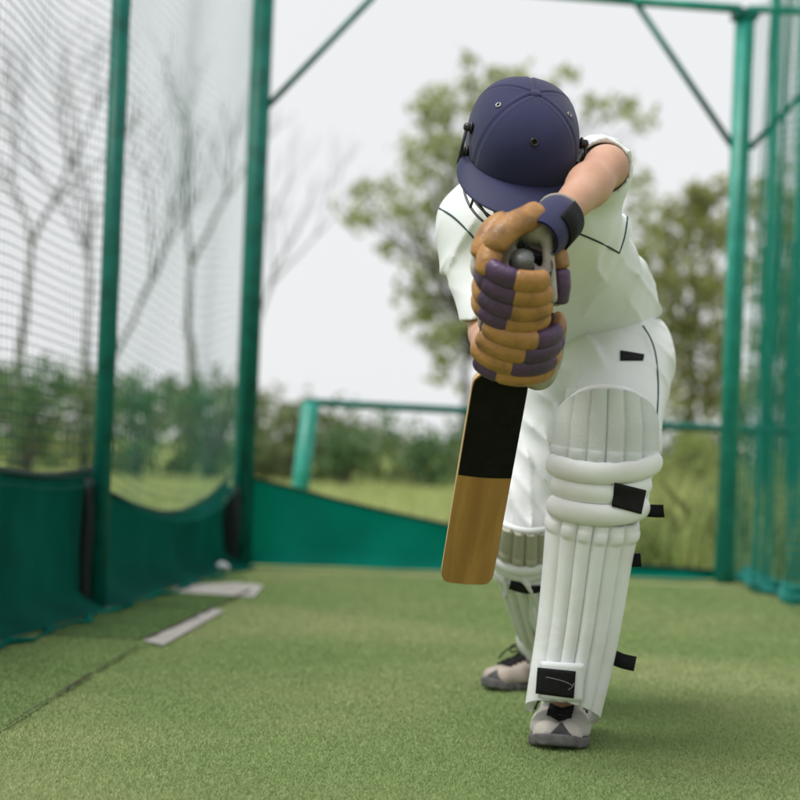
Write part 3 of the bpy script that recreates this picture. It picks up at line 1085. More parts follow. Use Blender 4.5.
# handle with rubber grip and cap
mb = MB()
hs = np.linspace(.012, sh + .006, 40)
mb.add(*tube([BP(s) for s in hs], [.0175 + .0006 * math.sin(s * 900) + (.002 * max(0, (s - sh + .05) / .05) if s > sh - .05 else 0) for s in hs], 16))
mb.build('handle_grip', M['grip'], bat)
hs = [0, .002, .005, .010, .016, .03, .034]
mb = MB(); mb.add(*tube([BP(s) for s in hs], [.004, .0125, .0172, .0195, .0200, .0198, .0178], 20))
mb.build('grip_cap', M['gripcap'], bat)

# ------------------------------------------------------------------ the batsman
RS, LS = P(469, 228, 3.50), P(592, 174, 3.34)
RE, LE = P(489, 335, 3.38), P(606, 167, 3.08)
RW, LW = P(499, 362, 3.12), P(556, 221, 2.90)
NB, PC = P(528, 205, 3.42), P(594, 345, 3.90)
LH, RH = P(622, 364, 3.80), P(562, 366, 3.98)
LK, RK = P(606, 490, 3.47), P(527, 556, 3.93)
LA, RA = P(563, 700, 3.60), P(546, 662, 4.27)
HC = P(522, 142, 3.13)                                # helmet centre
hu = unit(_r * .17 + _u * .70 - _f * .69)             # crown direction
hf = -_u * .72 - _f * .69 + _r * .00
hf = unit(hf - hu * np.dot(hf, hu))                   # face direction
hl = unit(np.cross(hu, hf))                           # towards his left


def HP(f, l, u):
    return HC + hf * f + hl * l + hu * u


per = thing('person', [float(LA[0]), float((LA[1] + RA[1]) / 2), 0],
            'batsman in white kit, navy helmet and leg pads playing a front-foot defensive stroke', 'person')

# --- body (skin), one surface
skull = HP(-.005, 0, -.012)
jaw = HP(.035, 0, -.105)
HX = np.array([hf, hl, hu])


def body_sdf(p):
    d = ellip(p, skull, HX, (.098, .076, .098))
    d = smin(d, cone(p, HP(.015, 0, -.06), HP(.048, 0, -.128), .062, .030), .04)
    d = smin(d, cone(p, HP(.088, 0, -.045), HP(.108, 0, -.078), .009, .014), .015)      # nose
    for sgn in (-1, 1):
        d = smin(d, ellip(p, HP(-.012, sgn * .078, -.055), HX, (.024, .010, .034)), .006)   # ears
        d = smin(d, cone(p, HP(.070, sgn * .018, -.022), HP(.066, sgn * .046, -.024), .012, .010), .012)  # brow
        d = -smin(-d, np.linalg.norm(p - np.asarray(HP(.096, sgn * .032, -.044), np.float32), axis=-1) - .016, .010)
    d = smin(d, cone(p, HP(.088, -.018, -.100), HP(.088, .018, -.100), .006, .006), .008)   # upper lip
    d = smin(d, cone(p, HP(.085, -.015, -.112), HP(.085, .015, -.112), .007, .007), .006)
    d = smin(d, cone(p, HP(-.025, 0, -.07), NB + [0, .02, -.02], .055, .062), .03)
    ch = smin(cone(p, RS + (LS - RS) * .12, RH + up * .05, .055, .06), cone(p, LS + (RS - LS) * .22, PC + [.02, .03, .0], .055, .055), .05)
    d = smin(d, ch, .05)
    for S_, E_, W_, r in ((RS, RE, RW, 1), (LS, LE, LW, 1)):
        arm = smin(cone(p, S_, E_, .046, .038), cone(p, E_, E_ + (W_ - E_) * .35, .037, .0385), .02)
        arm = smin(arm, cone(p, E_ + (W_ - E_) * .35, W_, .0385, .026), .02)
        d = smin(d, arm, .025)
    for H_, K_, A_ in ((LH, LK, LA), (RH, RK, RA)):
        lg = smin(cone(p, H_ + (K_ - H_) * .08, K_, .062, .048), cone(p, K_, A_, .046, .029), .03)
        d = smin(d, lg, .04)
    return d


lo = np.min([RS, LS, RE, LE, RW, LW, RH, LA, RA, LK, LW, HC], 0) - .17
hi = np.max([RS, LS, RE, LE, RW, LH, RH, RA, LA, HC], 0) + .17
V, F = isosurf(body_sdf, lo, hi, .0075)
body = add_obj('body', V, F, M['skin'], per)
for sgn in (-1, 1):
    mb = MB()
    c = HP(.080, sgn * .032, -.044)
    V, F = capsule_path([c - hf * .011, c, c + hf * .011], .0115, 12, 2)
    mb.add(V, F)
    mb.add(*tube([c + hf * .0095, c + hf * .0125], .005, 10), mi=1)
    mb.build('eye', [M['eye'], M['hair']], body)

# --- shirt
def creases(p, dirv, freq, seed, warp=1.6, sharp=1.7):
    """narrow raised creases with broad hollows between them, fading in and out"""
    ph = (p @ np.asarray(unit(dirv) * freq, np.float32)) + warp * qnoise(p, freq * .16, seed)
    s = 1 - np.abs(np.sin(ph * .5))
    return (s ** sharp) * np.clip(.35 + .8 * qnoise(p, freq * .22, seed + 3), 0, 1) - .15


def shirt_core(p):
    aR, bR = P(496, 236, 3.47), P(566, 326, 3.90)
    aL, bL = P(570, 222, 3.40), P(616, 303, 3.80)
    d = smin(cone(p, aR, bR, .105, .088), cone(p, aL, bL, .105, .090), .10)
    d = smin(d, cone(p, NB + [0, .06, -.02], PC + [0, -.02, .05], .09, .10), .06)
    d = smin(d, cone(p, RS + (LS - RS) * .05, RS + (LS - RS) * .3, .072, .08), .05)
    d = smin(d, cone(p, LS + (RS - LS) * .05, LS + (RS - LS) * .3, .066, .08), .05)
    # blouse over the waist at his left side
    d = smin(d, cone(p, P(622, 272, 3.72), P(632, 296, 3.76), .050, .048), .05)
    return d


def shirt_sdf(p):
    d = shirt_core(p)
    r_end = RS + (RE - RS) * .95
    l_end = LS + (LE - LS) * .86
    sr = cone(p, RS, RE, .068, .056)
    sr = np.maximum(sr, plane(p, r_end, RE - RS))
    sl_ = cone(p, LS, LE, .074, .0525)
    sl_ = np.maximum(sl_, plane(p, l_end, unit(LE - LS) + unit(LW - LE) * .45))
    d = smin(d, sr, .03)
    d = smin(d, sl_, .03)
    dirT = PC - NB
    wr = -.015 * creases(p, np.array([1, .15, -.12]), 75, 4, 2.0) + .005 * qnoise(p, 24, 9) + .0016 * qnoise(p, 75, 31)
    wr = (wr - .012 * creases(p, np.array([.55, .2, .9]), 85, 14, 2.4)) * (1 - .55 * np.exp(-np.maximum(0, np.minimum(sr, sl_)) / .02))
    armw = np.exp(-np.maximum(0, np.minimum(sr, sl_)) / .03)
    wr = wr + .006 * -armw * 1.6 * creases(p, RE - RS + np.array([.14, 0, 0]), 120, 24, 1.8)
    d = d + wr
    # hollow sleeve ends, open neck, open waist
    d = np.maximum(d, -np.maximum(cone(p, RS + (RE - RS) * .70, RE + (RE - RS) * .3, .047, .046), -plane(p, RS + (RE - RS) * .70, RE - RS)))
    d = np.maximum(d, -np.maximum(cone(p, LS + (LE - LS) * .60, LE + (LE - LS) * .35, .048, .047), -plane(p, LS + (LE - LS) * .60, LE - LS)))
    d = np.maximum(d, -(cone(p, NB + (HC - NB) * .10, NB + (HC - NB) * .7, .050, .085)))
    d = np.maximum(d, plane(p, PC + [0, .05, 0], (dirT[0], dirT[1], 0)))
    d = np.maximum(d, plane(p, P(600, 362, 3.8), (-.15, 0, -1)))
    return d


lo = np.min([RS, LS, RE, LE, RH, NB, LH], 0) - .17
hi = np.max([RS, LS, RE, LE, RH, LH, NB], 0) + .17
V, F = isosurf(shirt_sdf, lo, hi, .0045)
shirt = add_obj('shirt', V, F, M['cloth'], per)


# --- trousers
def trouser_sdf(p):
    d = smin(cone(p, LH, LK, .104, .088), cone(p, LK, LA + up * .04, .075, .058), .04)
    d = smin(d, cone(p, LH + [.004, -.03, .01], LH + (LK - LH) * .55 + [.008, 0, 0], .105, .095), .03)
    dr = smin(cone(p, RH, RK, .112, .082), cone(p, RK, RA + up * .04, .07, .052), .04)
    pel = smin(cone(p, LH + up * .01 + (RH - LH) * .08, RH + up * .01, .108, .112), cone(p, PC, PC + [-.03, -.05, .045], .112, .100), .05)
    d = smin(d, pel, .04)
    d = smin(d, dr, .03)
    tR = unit(RK - RH)
    wr = -.023 * creases(p, np.array([.92, .10, .36]), 95, 41, 2.8) + .006 * qnoise(p, 22, 45) + .0012 * qnoise(p, 80, 46)
    wr = wr - .012 * creases(p, np.array([.62, .2, .75]), 100, 48, 3.0)
    lw = np.clip(plane(p, P(585, 380, 3.75), _r) / .05, 0, 1)
    return d + wr * (1 - .5 * lw)


lo = np.min([LH, RH, LK, RK, LA, RA], 0) - .17
hi = np.max([LH, RH, LK, RK, LA, RA, PC], 0) + .16
V, F = isosurf(trouser_sdf, lo, hi, .005)
trousers = add_obj('trousers', V, F, M['trouser'], per)


def bvh_of(*obs):
    Vv, Ff, n = [], [], 0
    for o in obs:
        me = o.data
        a = np.empty(len(me.vertices) * 3, np.float32); me.vertices.foreach_get('co', a)
        Vv.append(a.reshape(-1, 3) + ORG[o.name].astype(np.float32))
        for pl in me.polygons: Ff.append([i + n for i in pl.vertices])
        n += len(me.vertices)
    return BVHTree.FromPolygons([Vector(v) for v in np.concatenate(Vv).tolist()], Ff)


def hit(bv, x, y):
    d = ray(x, y)
    q, nn, _, _ = bv.ray_cast(Vector(CAMP), Vector(d))
    if q is None: return None
    nn = np.array(nn)
    if np.dot(nn, d) > 0: nn = -nn
    return np.array(q), nn


def on_surface(bv, px, n=6):
    pts, ns = [], []
    for q in spline([(x, y, 0) for x, y in px], n):
        h = hit(bv, q[0], q[1])
        if h is not None:
            pts.append(h[0]); ns.append(h[1])
    return np.array(pts), np.array(ns)


def smooth_pts(p, it=2):
    p = p.copy()
    for _ in range(it):
        p[1:-1] = .5 * p[1:-1] + .25 * (p[:-2] + p[2:])
    return p


bs = bvh_of(shirt)
for px in (((437, 207), (452, 216), (466, 229), (478, 243)), ((566, 229), (585, 236), (603, 244), (619, 253)), ((619, 253), (624, 238), (627, 220), (627, 205))):
    p_, n_ = on_surface(bs, px)
    if len(p_) > 3:
        p_ = smooth_pts(p_)
        if np.max(np.linalg.norm(np.diff(p_, axis=0), axis=1)) < .06:
            add_obj('piping', *tube(p_ + n_ * .0005, .0021, 6), M['piping'], shirt)
bt_ = bvh_of(trousers)
p_, n_ = on_surface(bt_, ((643, 326), (651, 340), (656, 358), (658, 385), (657, 412), (655, 430)))
if len(p_) > 3:
    add_obj('piping', *tube(smooth_pts(p_) + n_ * .0005, .0021, 6), M['piping'], trousers)


def decal(name, bv, quad, mt, parent, nx=8, ny=4, off=.0018, th=.002):
    """thin cloth patch laid smoothly over a surface"""
    q = np.array(quad, float)
    H, N, AB = [], [], []
    for j in range(ny + 1):
        for i in range(nx + 1):
            a, b = i / nx, j / ny
            xy = (q[0] * (1 - a) + q[1] * a) * (1 - b) + (q[3] * (1 - a) + q[2] * a) * b
            h = hit(bv, *xy)
            H.append(h[0]); N.append(h[1]); AB.append((a, b))
    H, N, AB = np.array(H), np.array(N), np.array(AB)
    a, b = AB[:, 0], AB[:, 1]
    D = np.stack([np.ones_like(a), a, b, a * a, a * b, b * b], 1)
    Vf = D @ np.linalg.lstsq(D, H, rcond=None)[0]
    n = unit(N.mean(0))
    Vf = Vf + n * (max(0, ((H - Vf) @ n).max()) + off)
    k = len(Vf)
    F = [(j * (nx + 1) + i, j * (nx + 1) + i + 1, (j + 1) * (nx + 1) + i + 1, (j + 1) * (nx + 1) + i) for j in range(ny) for i in range(nx)]
    o = add_obj(name, Vf, F, mt, parent)
    so_ = o.modifiers.new('thick', 'SOLIDIFY'); so_.thickness = th; so_.offset = 0
    return o


lg = decal('logo_patch', bt_, ((620, 351), (644, 355), (643, 361), (620, 361)), M['black'], trousers)
p_, n_ = on_surface(bt_, ((624, 354.5), (632, 357), (641, 358)))
V, F = ribbon(p_ + n_ * .0022, n_, .0035, .0006); add_obj('logo_stroke', V, F, M['white_mark'], lg)
# belt-line seam of the trousers and crotch fly are cloth folds; collar of the shirt
mb = MB()
ring = []
for a in np.linspace(0, 2 * math.pi, 25):
    ax = unit(NB - PC); s_ = unit(np.cross(ax, up)); t_ = np.cross(s_, ax)
    ring.append(NB + ax * .035 + (s_ * math.cos(a) * .075 + t_ * math.sin(a) * .068) + up * -.005)
V, F = tube(ring, .011, 8, False, flat=(1.6, .6)); mb.add(V, F)
mb.build('collar', M['cloth'], shirt)

# --- helmet
hel_c = HC
def hel_pt(az, el, k=1.0):
    f, l, u = math.cos(el) * math.cos(az), math.cos(el) * math.sin(az), math.sin(el)
    rf, rl, ru = .124, .1050, .111
    e = 2.35
    n = (abs(f / rf) ** e + abs(l / rl) ** e + abs(u / ru) ** e) ** (-1 / e)
    return np.array([f, l, u]) * n * k


hel = bpy.data.objects.new('helmet', None)
mb = MB()
NA, NE = 144, 60
def el_min(az):
    a = abs((az + math.pi) % (2 * math.pi) - math.pi)
    return R(np.interp(math.degrees(a), [0, 55, 75, 95, 130, 180], [-6, -8, -26, -44, -40, -36]))
seams = [R(a) for a in (-52, 52, -118, 118, 180)]
V = []
for i in range(NA):
    az = 2 * math.pi * i / NA
    for j in range(NE):
        t = j / (NE - 1)
        el = R(89.5) + (el_min(az) - R(89.5)) * t
        k = 1.0
        arc = min(abs((az - s + math.pi) % (2 * math.pi) - math.pi) for s in seams) * math.cos(el) * .11
        k -= .020 * math.exp(-(arc / .0026) ** 2)
        k += .006 * math.exp(-((arc - .006) / .004) ** 2)
        V.append(HP(*hel_pt(az, el, k)))
F = []
for i in range(NA):
    for j in range(NE - 1):
        a, b = i * NE, ((i + 1) % NA) * NE
        F.append((a + j, a + j + 1, b + j + 1, b + j))
F.append(tuple(i * NE for i in range(NA)))
shell = add_obj('helmet', V, F, M['navy'], per)
so_ = shell.modifiers.new('thick', 'SOLIDIFY'); so_.thickness = .008; so_.offset = -1
# peak
NAp, NR = 60, 12
V = []
for i in range(NAp + 1):
    az = R(-82) + R(164) * i / NAp
    wgt = max(0.0, math.cos(az * 90 / 84)) ** 1.25
    ed = hel_pt(az, R(-3), 1.004)
    for j in range(NR + 1):
        t = j / NR
        out = .076 * wgt * t
        dr = np.array([math.cos(az * .92), math.sin(az * .80), 0])
        q = ed + unit(dr) * out + np.array([0, 0, -.002 - .020 * t * t * (1 - .35 * math.cos(az)) - .006 * t - .012 * abs(math.sin(az)) ** 2])
        V.append(HP(*q))
F = [(i * (NR + 1) + j, i * (NR + 1) + j + 1, (i + 1) * (NR + 1) + j + 1, (i + 1) * (NR + 1) + j) for i in range(NAp) for j in range(NR)]
pk = add_obj('peak', V, F, M['navy_plain'], shell)
so_ = pk.modifiers.new('thick', 'SOLIDIFY'); so_.thickness = .005; so_.offset = 0
bv_ = pk.modifiers.new('sub', 'SUBSURF'); bv_.levels = 1; bv_.render_levels = 1
# top button, eyelets
def hel_n(az, el):
    p0 = hel_pt(az, el); a = hel_pt(az + .02, el) - p0; b = hel_pt(az, el + .02) - p0
    n = np.cross(a, b); n = n / np.linalg.norm(n)
    if np.dot(n, p0) < 0: n = -n
    return hf * n[0] + hl * n[1] + hu * n[2]
tp = HP(*hel_pt(0, R(89.9)))
mb = MB(); mb.add(*tube([tp - hu * .004, tp + hu * .001, tp + hu * .003], [.011, .0105, .005], 16)); mb.build('button', M['navy'], shell)


def eyelet(az, el, r, m1, m2):
    c = HP(*hel_pt(az, el, 1.0)); n = hel_n(az, el)
    a = unit(np.cross(n, hu)); b = np.cross(n, a)
    ring = [c + n * .0012 + (a * math.cos(t) + b * math.sin(t)) * r for t in np.linspace(0, 2 * math.pi, 21)]
    mb = MB()
    mb.add(*tube(ring, r * .32, 8, False))
    mb.add(*tube([c - n * .002, c + n * .0008], r * .95, 16), mi=1)
    mb.build('eyelet', [m1, m2], shell)


eyelet(R(0), R(36), .0062, M['blackplastic'], M['black'])
eyelet(R(-68), R(52), .0046, M['silver'], M['black'])
eyelet(R(70), R(52), .0046, M['silver'], M['black'])
# face guard: bars with side screws
bars = MB()
for u_, rr in ((-.052, .150), (-.078, .152), (-.104, .150), (-.128, .143)):
    pts = []
    for a in np.linspace(R(-96), R(96), 31):
        pts.append(HP(math.cos(a) * rr * .84 - .012, math.sin(a) * (.098 if u_ > -.09 else .086), u_ - .006 * math.cos(a)))
    bars.add(*tube(pts, .0026, 8))
for a in (-96, -60, -22, 22, 60, 96):
    a = R(a)
    pts = [HP(math.cos(a) * r_ * .86 - .012, math.sin(a) * (.098 if u_ > -.09 else .086), u_) for u_, r_ in ((-.045, .148), (-.078, .152), (-.104, .150), (-.132, .142))]
    bars.add(*tube(spline(pts, 4), .0026, 8))
bars.build('face_guard', M['guard'], shell)
for sgn in (-1, 1):
    sc = MB()
    for (f, u_, L) in ((.020, .030, .016), (.034, -.015, .016)):
        base = HP(f, sgn * .100, u_)
        sc.add(*tube([base, base + hl * sgn * L, base + hl * sgn * (L + .003)], [.008, .008, .004], 12))
        sc.add(*tube([base + hl * sgn * .004, base + hl * sgn * .007], .0115, 12))
    sc.add(*tube(spline([HP(.02, sgn * .113, .03), HP(.05, sgn * .118, .008), HP(.034, sgn * .115, -.015), HP(.01, sgn * .112, -.06)], 5), .003, 8))
    sc.build('guard_fixing', M['blackplastic'], shell)
mb = MB()
for sgn in (-1, 1):
    mb.add(*ribbon(spline([HP(-.005, sgn * .098, -.05), HP(.02, sgn * .080, -.10), HP(.045, sgn * .035, -.150), HP(.05, 0, -.160)], 6), HP(0, sgn * 1, -.6) - HC, .014, .002))
mb.build('chin_strap', M['black'], shell)
# hair at the nape
V, F = isosurf(lambda p: np.maximum(np.maximum(ellip(p, HP(-.012, 0, -.016), HX, (.100, .083, .100)), plane(p, HP(.03, 0, 0), hf)), -plane(p, HP(0, 0, -.085), hu)), HC - .16, HC + .16, .006)
add_obj('hair', V, F, M['hair'], body)


# --- gloves
def pad_path(pts, r, n=14, end=.55, flat=None, steps=10, up_=None):
    """upholstered roll: blunt rounded ends"""
    pts = np.asarray(pts, float)
    d = np.r_[0, np.cumsum(np.linalg.norm(np.diff(pts, axis=0), axis=1))]
    L = d[-1]; e1 = min(r * end, L * .4)
    e = np.array([0, .04, .15, .35, .65, 1.0]) * e1
    s = np.r_[e, np.linspace(e1, L - e1, steps)[1:-1], L - e[::-1]]
    x = np.clip(1 - np.minimum(s, L - s) / e1, 0, 1)
    rr = r * np.maximum((1 - x ** 2.6), 0.0) ** .42
    rr = np.maximum(rr, r * .25)
    Q = np.stack([np.interp(s, d, pts[:, i]) for i in range(3)], 1)
    return tube(Q, rr, n, True, flat, up_)


def rolls(mbx, s, a0, a1, rad, r, cuts, mids, tilt=0.0, u0=0.0):
    """padded finger wrapped round the handle from angle a0 to a1 (0 = towards the camera, + = towards the photo's right)"""
    ang = [a0] + list(cuts) + [a1]
    aa = np.linspace(a0, a1, 64)
    span = a1 - a0
    pts, rr_ = [], []
    for a in aa:
        fr_ = (a - a0) / span
        rad_ = rad * (1 - .08 * fr_)
        t = R(a)
        pts.append(BP(s + tilt * (fr_ - .5), u0 + math.sin(t) * rad_ * 1.15, math.cos(t) * rad_ * .92))
        k = 1 - .13 * sum(math.exp(-((a - c) / 2.6) ** 2) for c in cuts)
        e0 = min(1.0, abs(a - a0) / 9); e1 = min(1.0, abs(a1 - a) / 15)
        k *= max(.12, (1 - (1 - e0) ** 2.4) ** .5) * max(.10, (1 - (1 - e1) ** 2.4) ** .5)
        rr_.append(r * k)
    n = 16
    V, F = tube(pts, rr_, n, True, (1.02, .76), bw)
    mid = []
    for i in range(len(aa) - 1):
        am = (aa[i] + aa[i + 1]) / 2
        q = sum(1 for c in cuts if (am - c) * (1 if span > 0 else -1) > 0)
        mid += [mids[q]] * n
    mid += [mids[0], mids[-1]]
    base = mbx.n
    mbx.V.append(V); mbx.n += len(V)
    mbx.Fc += [tuple(int(j) + base for j in f) for f in F]
    mbx.M += mid


S_rows = [s_of_y(y) for y in (263, 278, 293, 306, 320, 333, 346, 357)]
# top (left) hand
def glL(p):
    d = cone(p, LW, P(536, 226, 2.87), .034, .030)
    d = smin(d, cone(p, P(534, 222, 2.88), P(500, 232, 2.88), .026, .026), .02)
    d = smin(d, cone(p, P(500, 230, 2.88), P(487, 268, 2.87), .026, .028), .02)
    d = smin(d, cone(p, P(488, 262, 2.89), P(490, 322, 2.95), .026, .022), .02)
    d = smin(d, cone(p, P(552, 240, 2.89), P(556, 296, 2.90), .020, .018), .02)
    d = smin(d, cone(p, P(547, 238, 2.86), P(552, 298, 2.855), .011, .010), .010)
    d = smin(d, cone(p, P(508, 254, 2.91), P(546, 256, 2.91), .026, .024), .02)
    d = smin(d, cone(p, P(510, 250, 2.86), P(507, 276, 2.85), .012, .014), .012)
    d = smin(d, cone(p, BP(S_rows[1]), BP(S_rows[4]), .036, .038), .02)
    d = np.maximum(d, -cone(p, BP(-.03), BP(S_rows[0] + .01), .026, .021))
    return d
V, F = isosurf(glL, P(520, 260, 2.9) - .17, P(520, 260, 2.9) + .17, .004)
gloveL = add_obj('glove', V, F, M['palm'], per)
OM = [M['ochre'], M['purple']]
mb = MB(); rolls(mb, S_rows[0], -116, 46, .056, .0205, (-64, -14), (0, 1, 0), .012); mb.build('finger', OM, gloveL)
mb = MB(); rolls(mb, S_rows[1], -114, 58, .057, .0200, (-62, -10), (1, 1, 0), .012); mb.build('finger', OM, gloveL)
mb = MB(); rolls(mb, S_rows[2], -112, 66, .057, .0195, (-66, -10), (0, 1, 0), .012); mb.build('finger', OM, gloveL)
mb = MB(); rolls(mb, S_rows[3], -108, 70, .055, .0190, (-64, -16), (0, 1, 0), .010); mb.build('finger', OM, gloveL)
# dark core added inside the finger rolls: gap shade put into its colour
add_obj('gap_core', *tube([BP(s) for s in np.linspace(S_rows[0] - .002, S_rows[3] + .012, 8)], .0500, 30, False, (1.06, .94), bu), M['glove_dark'], gloveL)
# padded back of the hand
mb = MB()
mb.add(*pad_path(spline([P(540, 212, 2.862), P(527, 219, 2.842), P(512, 226, 2.825), P(499, 238, 2.815), P(494, 250, 2.82)], 4), .0235, 14, .6))
mb.add(*pad_path(spline([P(510, 221, 2.87), P(495, 229, 2.86), P(486, 244, 2.85), P(482, 260, 2.85)], 4), .0235, 14, .6))
mb.add(*pad_path([P(494, 248, 2.825), P(488, 262, 2.82), P(486, 276, 2.825)], .0215, 14, .6))
mb.build('hand_back', M['ochre'], gloveL)
# thumb on the far side of the handle
mb = MB()
mb.add(*pad_path([P(553, 238, 2.885), P(559, 256, 2.875), P(561, 270, 2.875)], .0165, 14, .6), mi=0)
mb.add(*pad_path([P(561, 268, 2.875), P(562, 286, 2.88), P(559, 304, 2.89)], .0160, 14, .6), mi=1)
mb.build('thumb', OM, gloveL)
# cuff with strap
ax = unit(LW - LE)
mb = MB()
cs = [LW - ax * .020, LW - ax * .017, LW + ax * .008, LW + ax * .040, LW + ax * .064, LW + ax * .078]
mb.add(*tube(cs, [.040, .0425, .0435, .043, .041, .036], 28, False))
mb.add(*tube([c for c in cs], [.036, .038, .039, .038, .036, .031], 28, False))
cuff = mb.build('cuff', M['navy'], gloveL)
# strap closing over the outer side
a1_ = _r * .75 - _u * .55 - _f * .35
a1_ = unit(a1_ - ax * np.dot(a1_, ax)); b1_ = np.cross(ax, a1_)
tt = np.linspace(-1.45, 1.25, 26)
pts = [LW + ax * .016 + (a1_ * math.cos(t) + b1_ * math.sin(t)) * .0442 for t in tt]
nr_ = [unit(a1_ * math.cos(t) + b1_ * math.sin(t)) for t in tt]
add_obj('strap', *ribbon(pts, nr_, .062, .003), M['black'], cuff)
mb = MB()
cc = LW - ax * .020
ring = [cc + (a1_ * math.cos(t) + b1_ * math.sin(t)) * .0400 for t in np.linspace(0, 2 * math.pi, 25)]
mb.add(*tube(ring, .0045, 8, False)); mb.build('binding', M['palm'], cuff)
gb = bvh_of(cuff)
try:
    decal('logo_patch', gb, ((532, 203), (548, 209), (545, 216), (530, 210)), M['ochre'], cuff, 6, 4)
except Exception:
    pass

# bottom (right) hand
def glR(p):
    d = cone(p, RW, P(508, 356, 3.02), .034, .036)
    d = smin(d, cone(p, P(508, 352, 3.04), P(540, 350, 3.05), .036, .036), .03)
    d = smin(d, cone(p, P(548, 332, 3.0), P(538, 372, 3.05), .034, .034), .03)
    d = smin(d, cone(p, P(500, 345, 3.03), P(512, 334, 2.97), .020, .017), .02)
    d = smin(d, cone(p, BP(S_rows[4]), BP(S_rows[7]), .038, .036), .02)
    return d
V, F = isosurf(glR, P(520, 352, 3.04) - .17, P(520, 352, 3.04) + .17, .004)
gloveR = add_obj('glove', V, F, M['palm'], per)
for k, (a0, a1, cuts, mids, dr) in enumerate(((112, -62, (70, 24), (0, 1, 0), .004), (114, -70, (70, 10), (1, 1, 0), .006), (110, -80, (66, -4), (0, 1, 0), .005), (104, -74, (44, -22), (0, 0, 1), .001))):
    mb = MB(); rolls(mb, S_rows[4 + k], a0, a1, .060 + dr, .0195, cuts, mids, -.012, .010)
    mb.build('finger', OM, gloveR)
add_obj('gap_core', *tube([BP(s, .010) for s in np.linspace(S_rows[4] - .012, S_rows[7] + .010, 8)], .0570, 30, False, (1.13, .92), bu), M['glove_dark'], gloveR)  # same dark core, painting the gap shade of the bottom hand
mb = MB()
mb.add(*pad_path(spline([P(500, 332, 3.02), P(512, 328, 2.97), P(522, 328, 2.95)], 4), .0165, 14), mi=1)
mb.build('thumb', OM, gloveR)
axr = unit(RW - RE)
mb = MB()
cs = [RW - axr * .035, RW - axr * .03, RW, RW + axr * .04]
mb.add(*tube(cs, [.037, .041, .043, .044], 24, False)); mb.add(*tube(cs, [.034, .037, .039, .040], 24, False))
mb.build('cuff', M['palm'], gloveR)

# --- leg pads
def catm(pts, t):
    """point on a spline through pts at 0..1 by index"""
    return np.array([np.interp(t, np.linspace(0, 1, len(pts)), np.asarray(pts)[:, i]) for i in range(3)])


def leg_pad(line, widths, depth, back, mats, vk, ribs=6, hs=1.0, wing=True):
    """line: centre-line world points bottom->top; widths: half widths; back: direction away from the shin front;
    vk = (v of lowest roll, v of top roll)"""
    cl = spline(line, 14)
    d = np.r_[0, np.cumsum(np.linalg.norm(np.diff(cl, axis=0), axis=1))]; d /= d[-1]
    wk = np.asarray(widths, float)
    def cen(v): return np.array([np.interp(v, d, cl[:, i]) for i in range(3)])
    def hw(v): return np.interp(v, wk[:, 0], wk[:, 1])
    def frame(v):
        t = unit(cen(min(1, v + .02)) - cen(max(0, v - .02)))
        b = unit(back - t * np.dot(back, t))
        r = np.cross(t, b)
        if np.dot(r, _r) < 0: r = -r
        return t, b, r
    PH_ = R(86)
    KN = .030
    L = np.linalg.norm(np.diff(cl, axis=0), axis=1).sum()
    def pt(v, phi, h):
        t, b, r = frame(v)
        w_ = hw(v)
        x = w_ * math.sin(phi)
        dpt = depth(v) * (1 - math.cos(phi))
        nrm = unit(r * math.sin(phi) / w_ - b * math.cos(phi) / max(depth(v), .02))
        return cen(v) + r * x + b * dpt + nrm * h, nrm
    def sheet_part(v0, v1, nv, nphi, edge_round, bul, rnd, top_arc=0, th=.014, bot_arc=0):
        V, k = [], nphi + 1
        for j in range(nv + 1):
            q = j / nv
            for i in range(nphi + 1):
                s = i / nphi * 2 - 1
                phi = s * PH_
                v = v0 + (v1 - v0) * q
                if top_arc: v -= top_arc * (q ** 2) * (abs(s) ** 2.4)
                if bot_arc: v += bot_arc * ((1 - q) ** 4) * (1 - abs(s) ** 1.8)
                x = ((math.sin(phi) / math.sin(PH_) + 1) / 2 * ribs * .9999) % 1.0
                c = max(0.0, 1 - abs(2 * x - 1) ** 2.2) ** .6
                along = min((v1 - v) * L, (v - v0) * L) if rnd == 2 else ((v1 - v) * L if rnd == 1 else (v - v0) * L)
                e = min(1.0, max(0.0, along / .016))
                e = math.sqrt(max(0, 1 - (1 - e) ** 2))
                kn = .0055 * max(0.0, 1 - ((along - KN) / .013) ** 2) ** .5 * c if rnd < 2 and abs(along - KN) < .013 else 0
                V.append(pt(v, phi, bul * (c * e + .25 * c ** .4 * e) + kn)[0])
        F = [(j * k + i, j * k + i + 1, (j + 1) * k + i + 1, (j + 1) * k + i) for j in range(nv) for i in range(nphi)]
        return V, F
    return pt, sheet_part, L


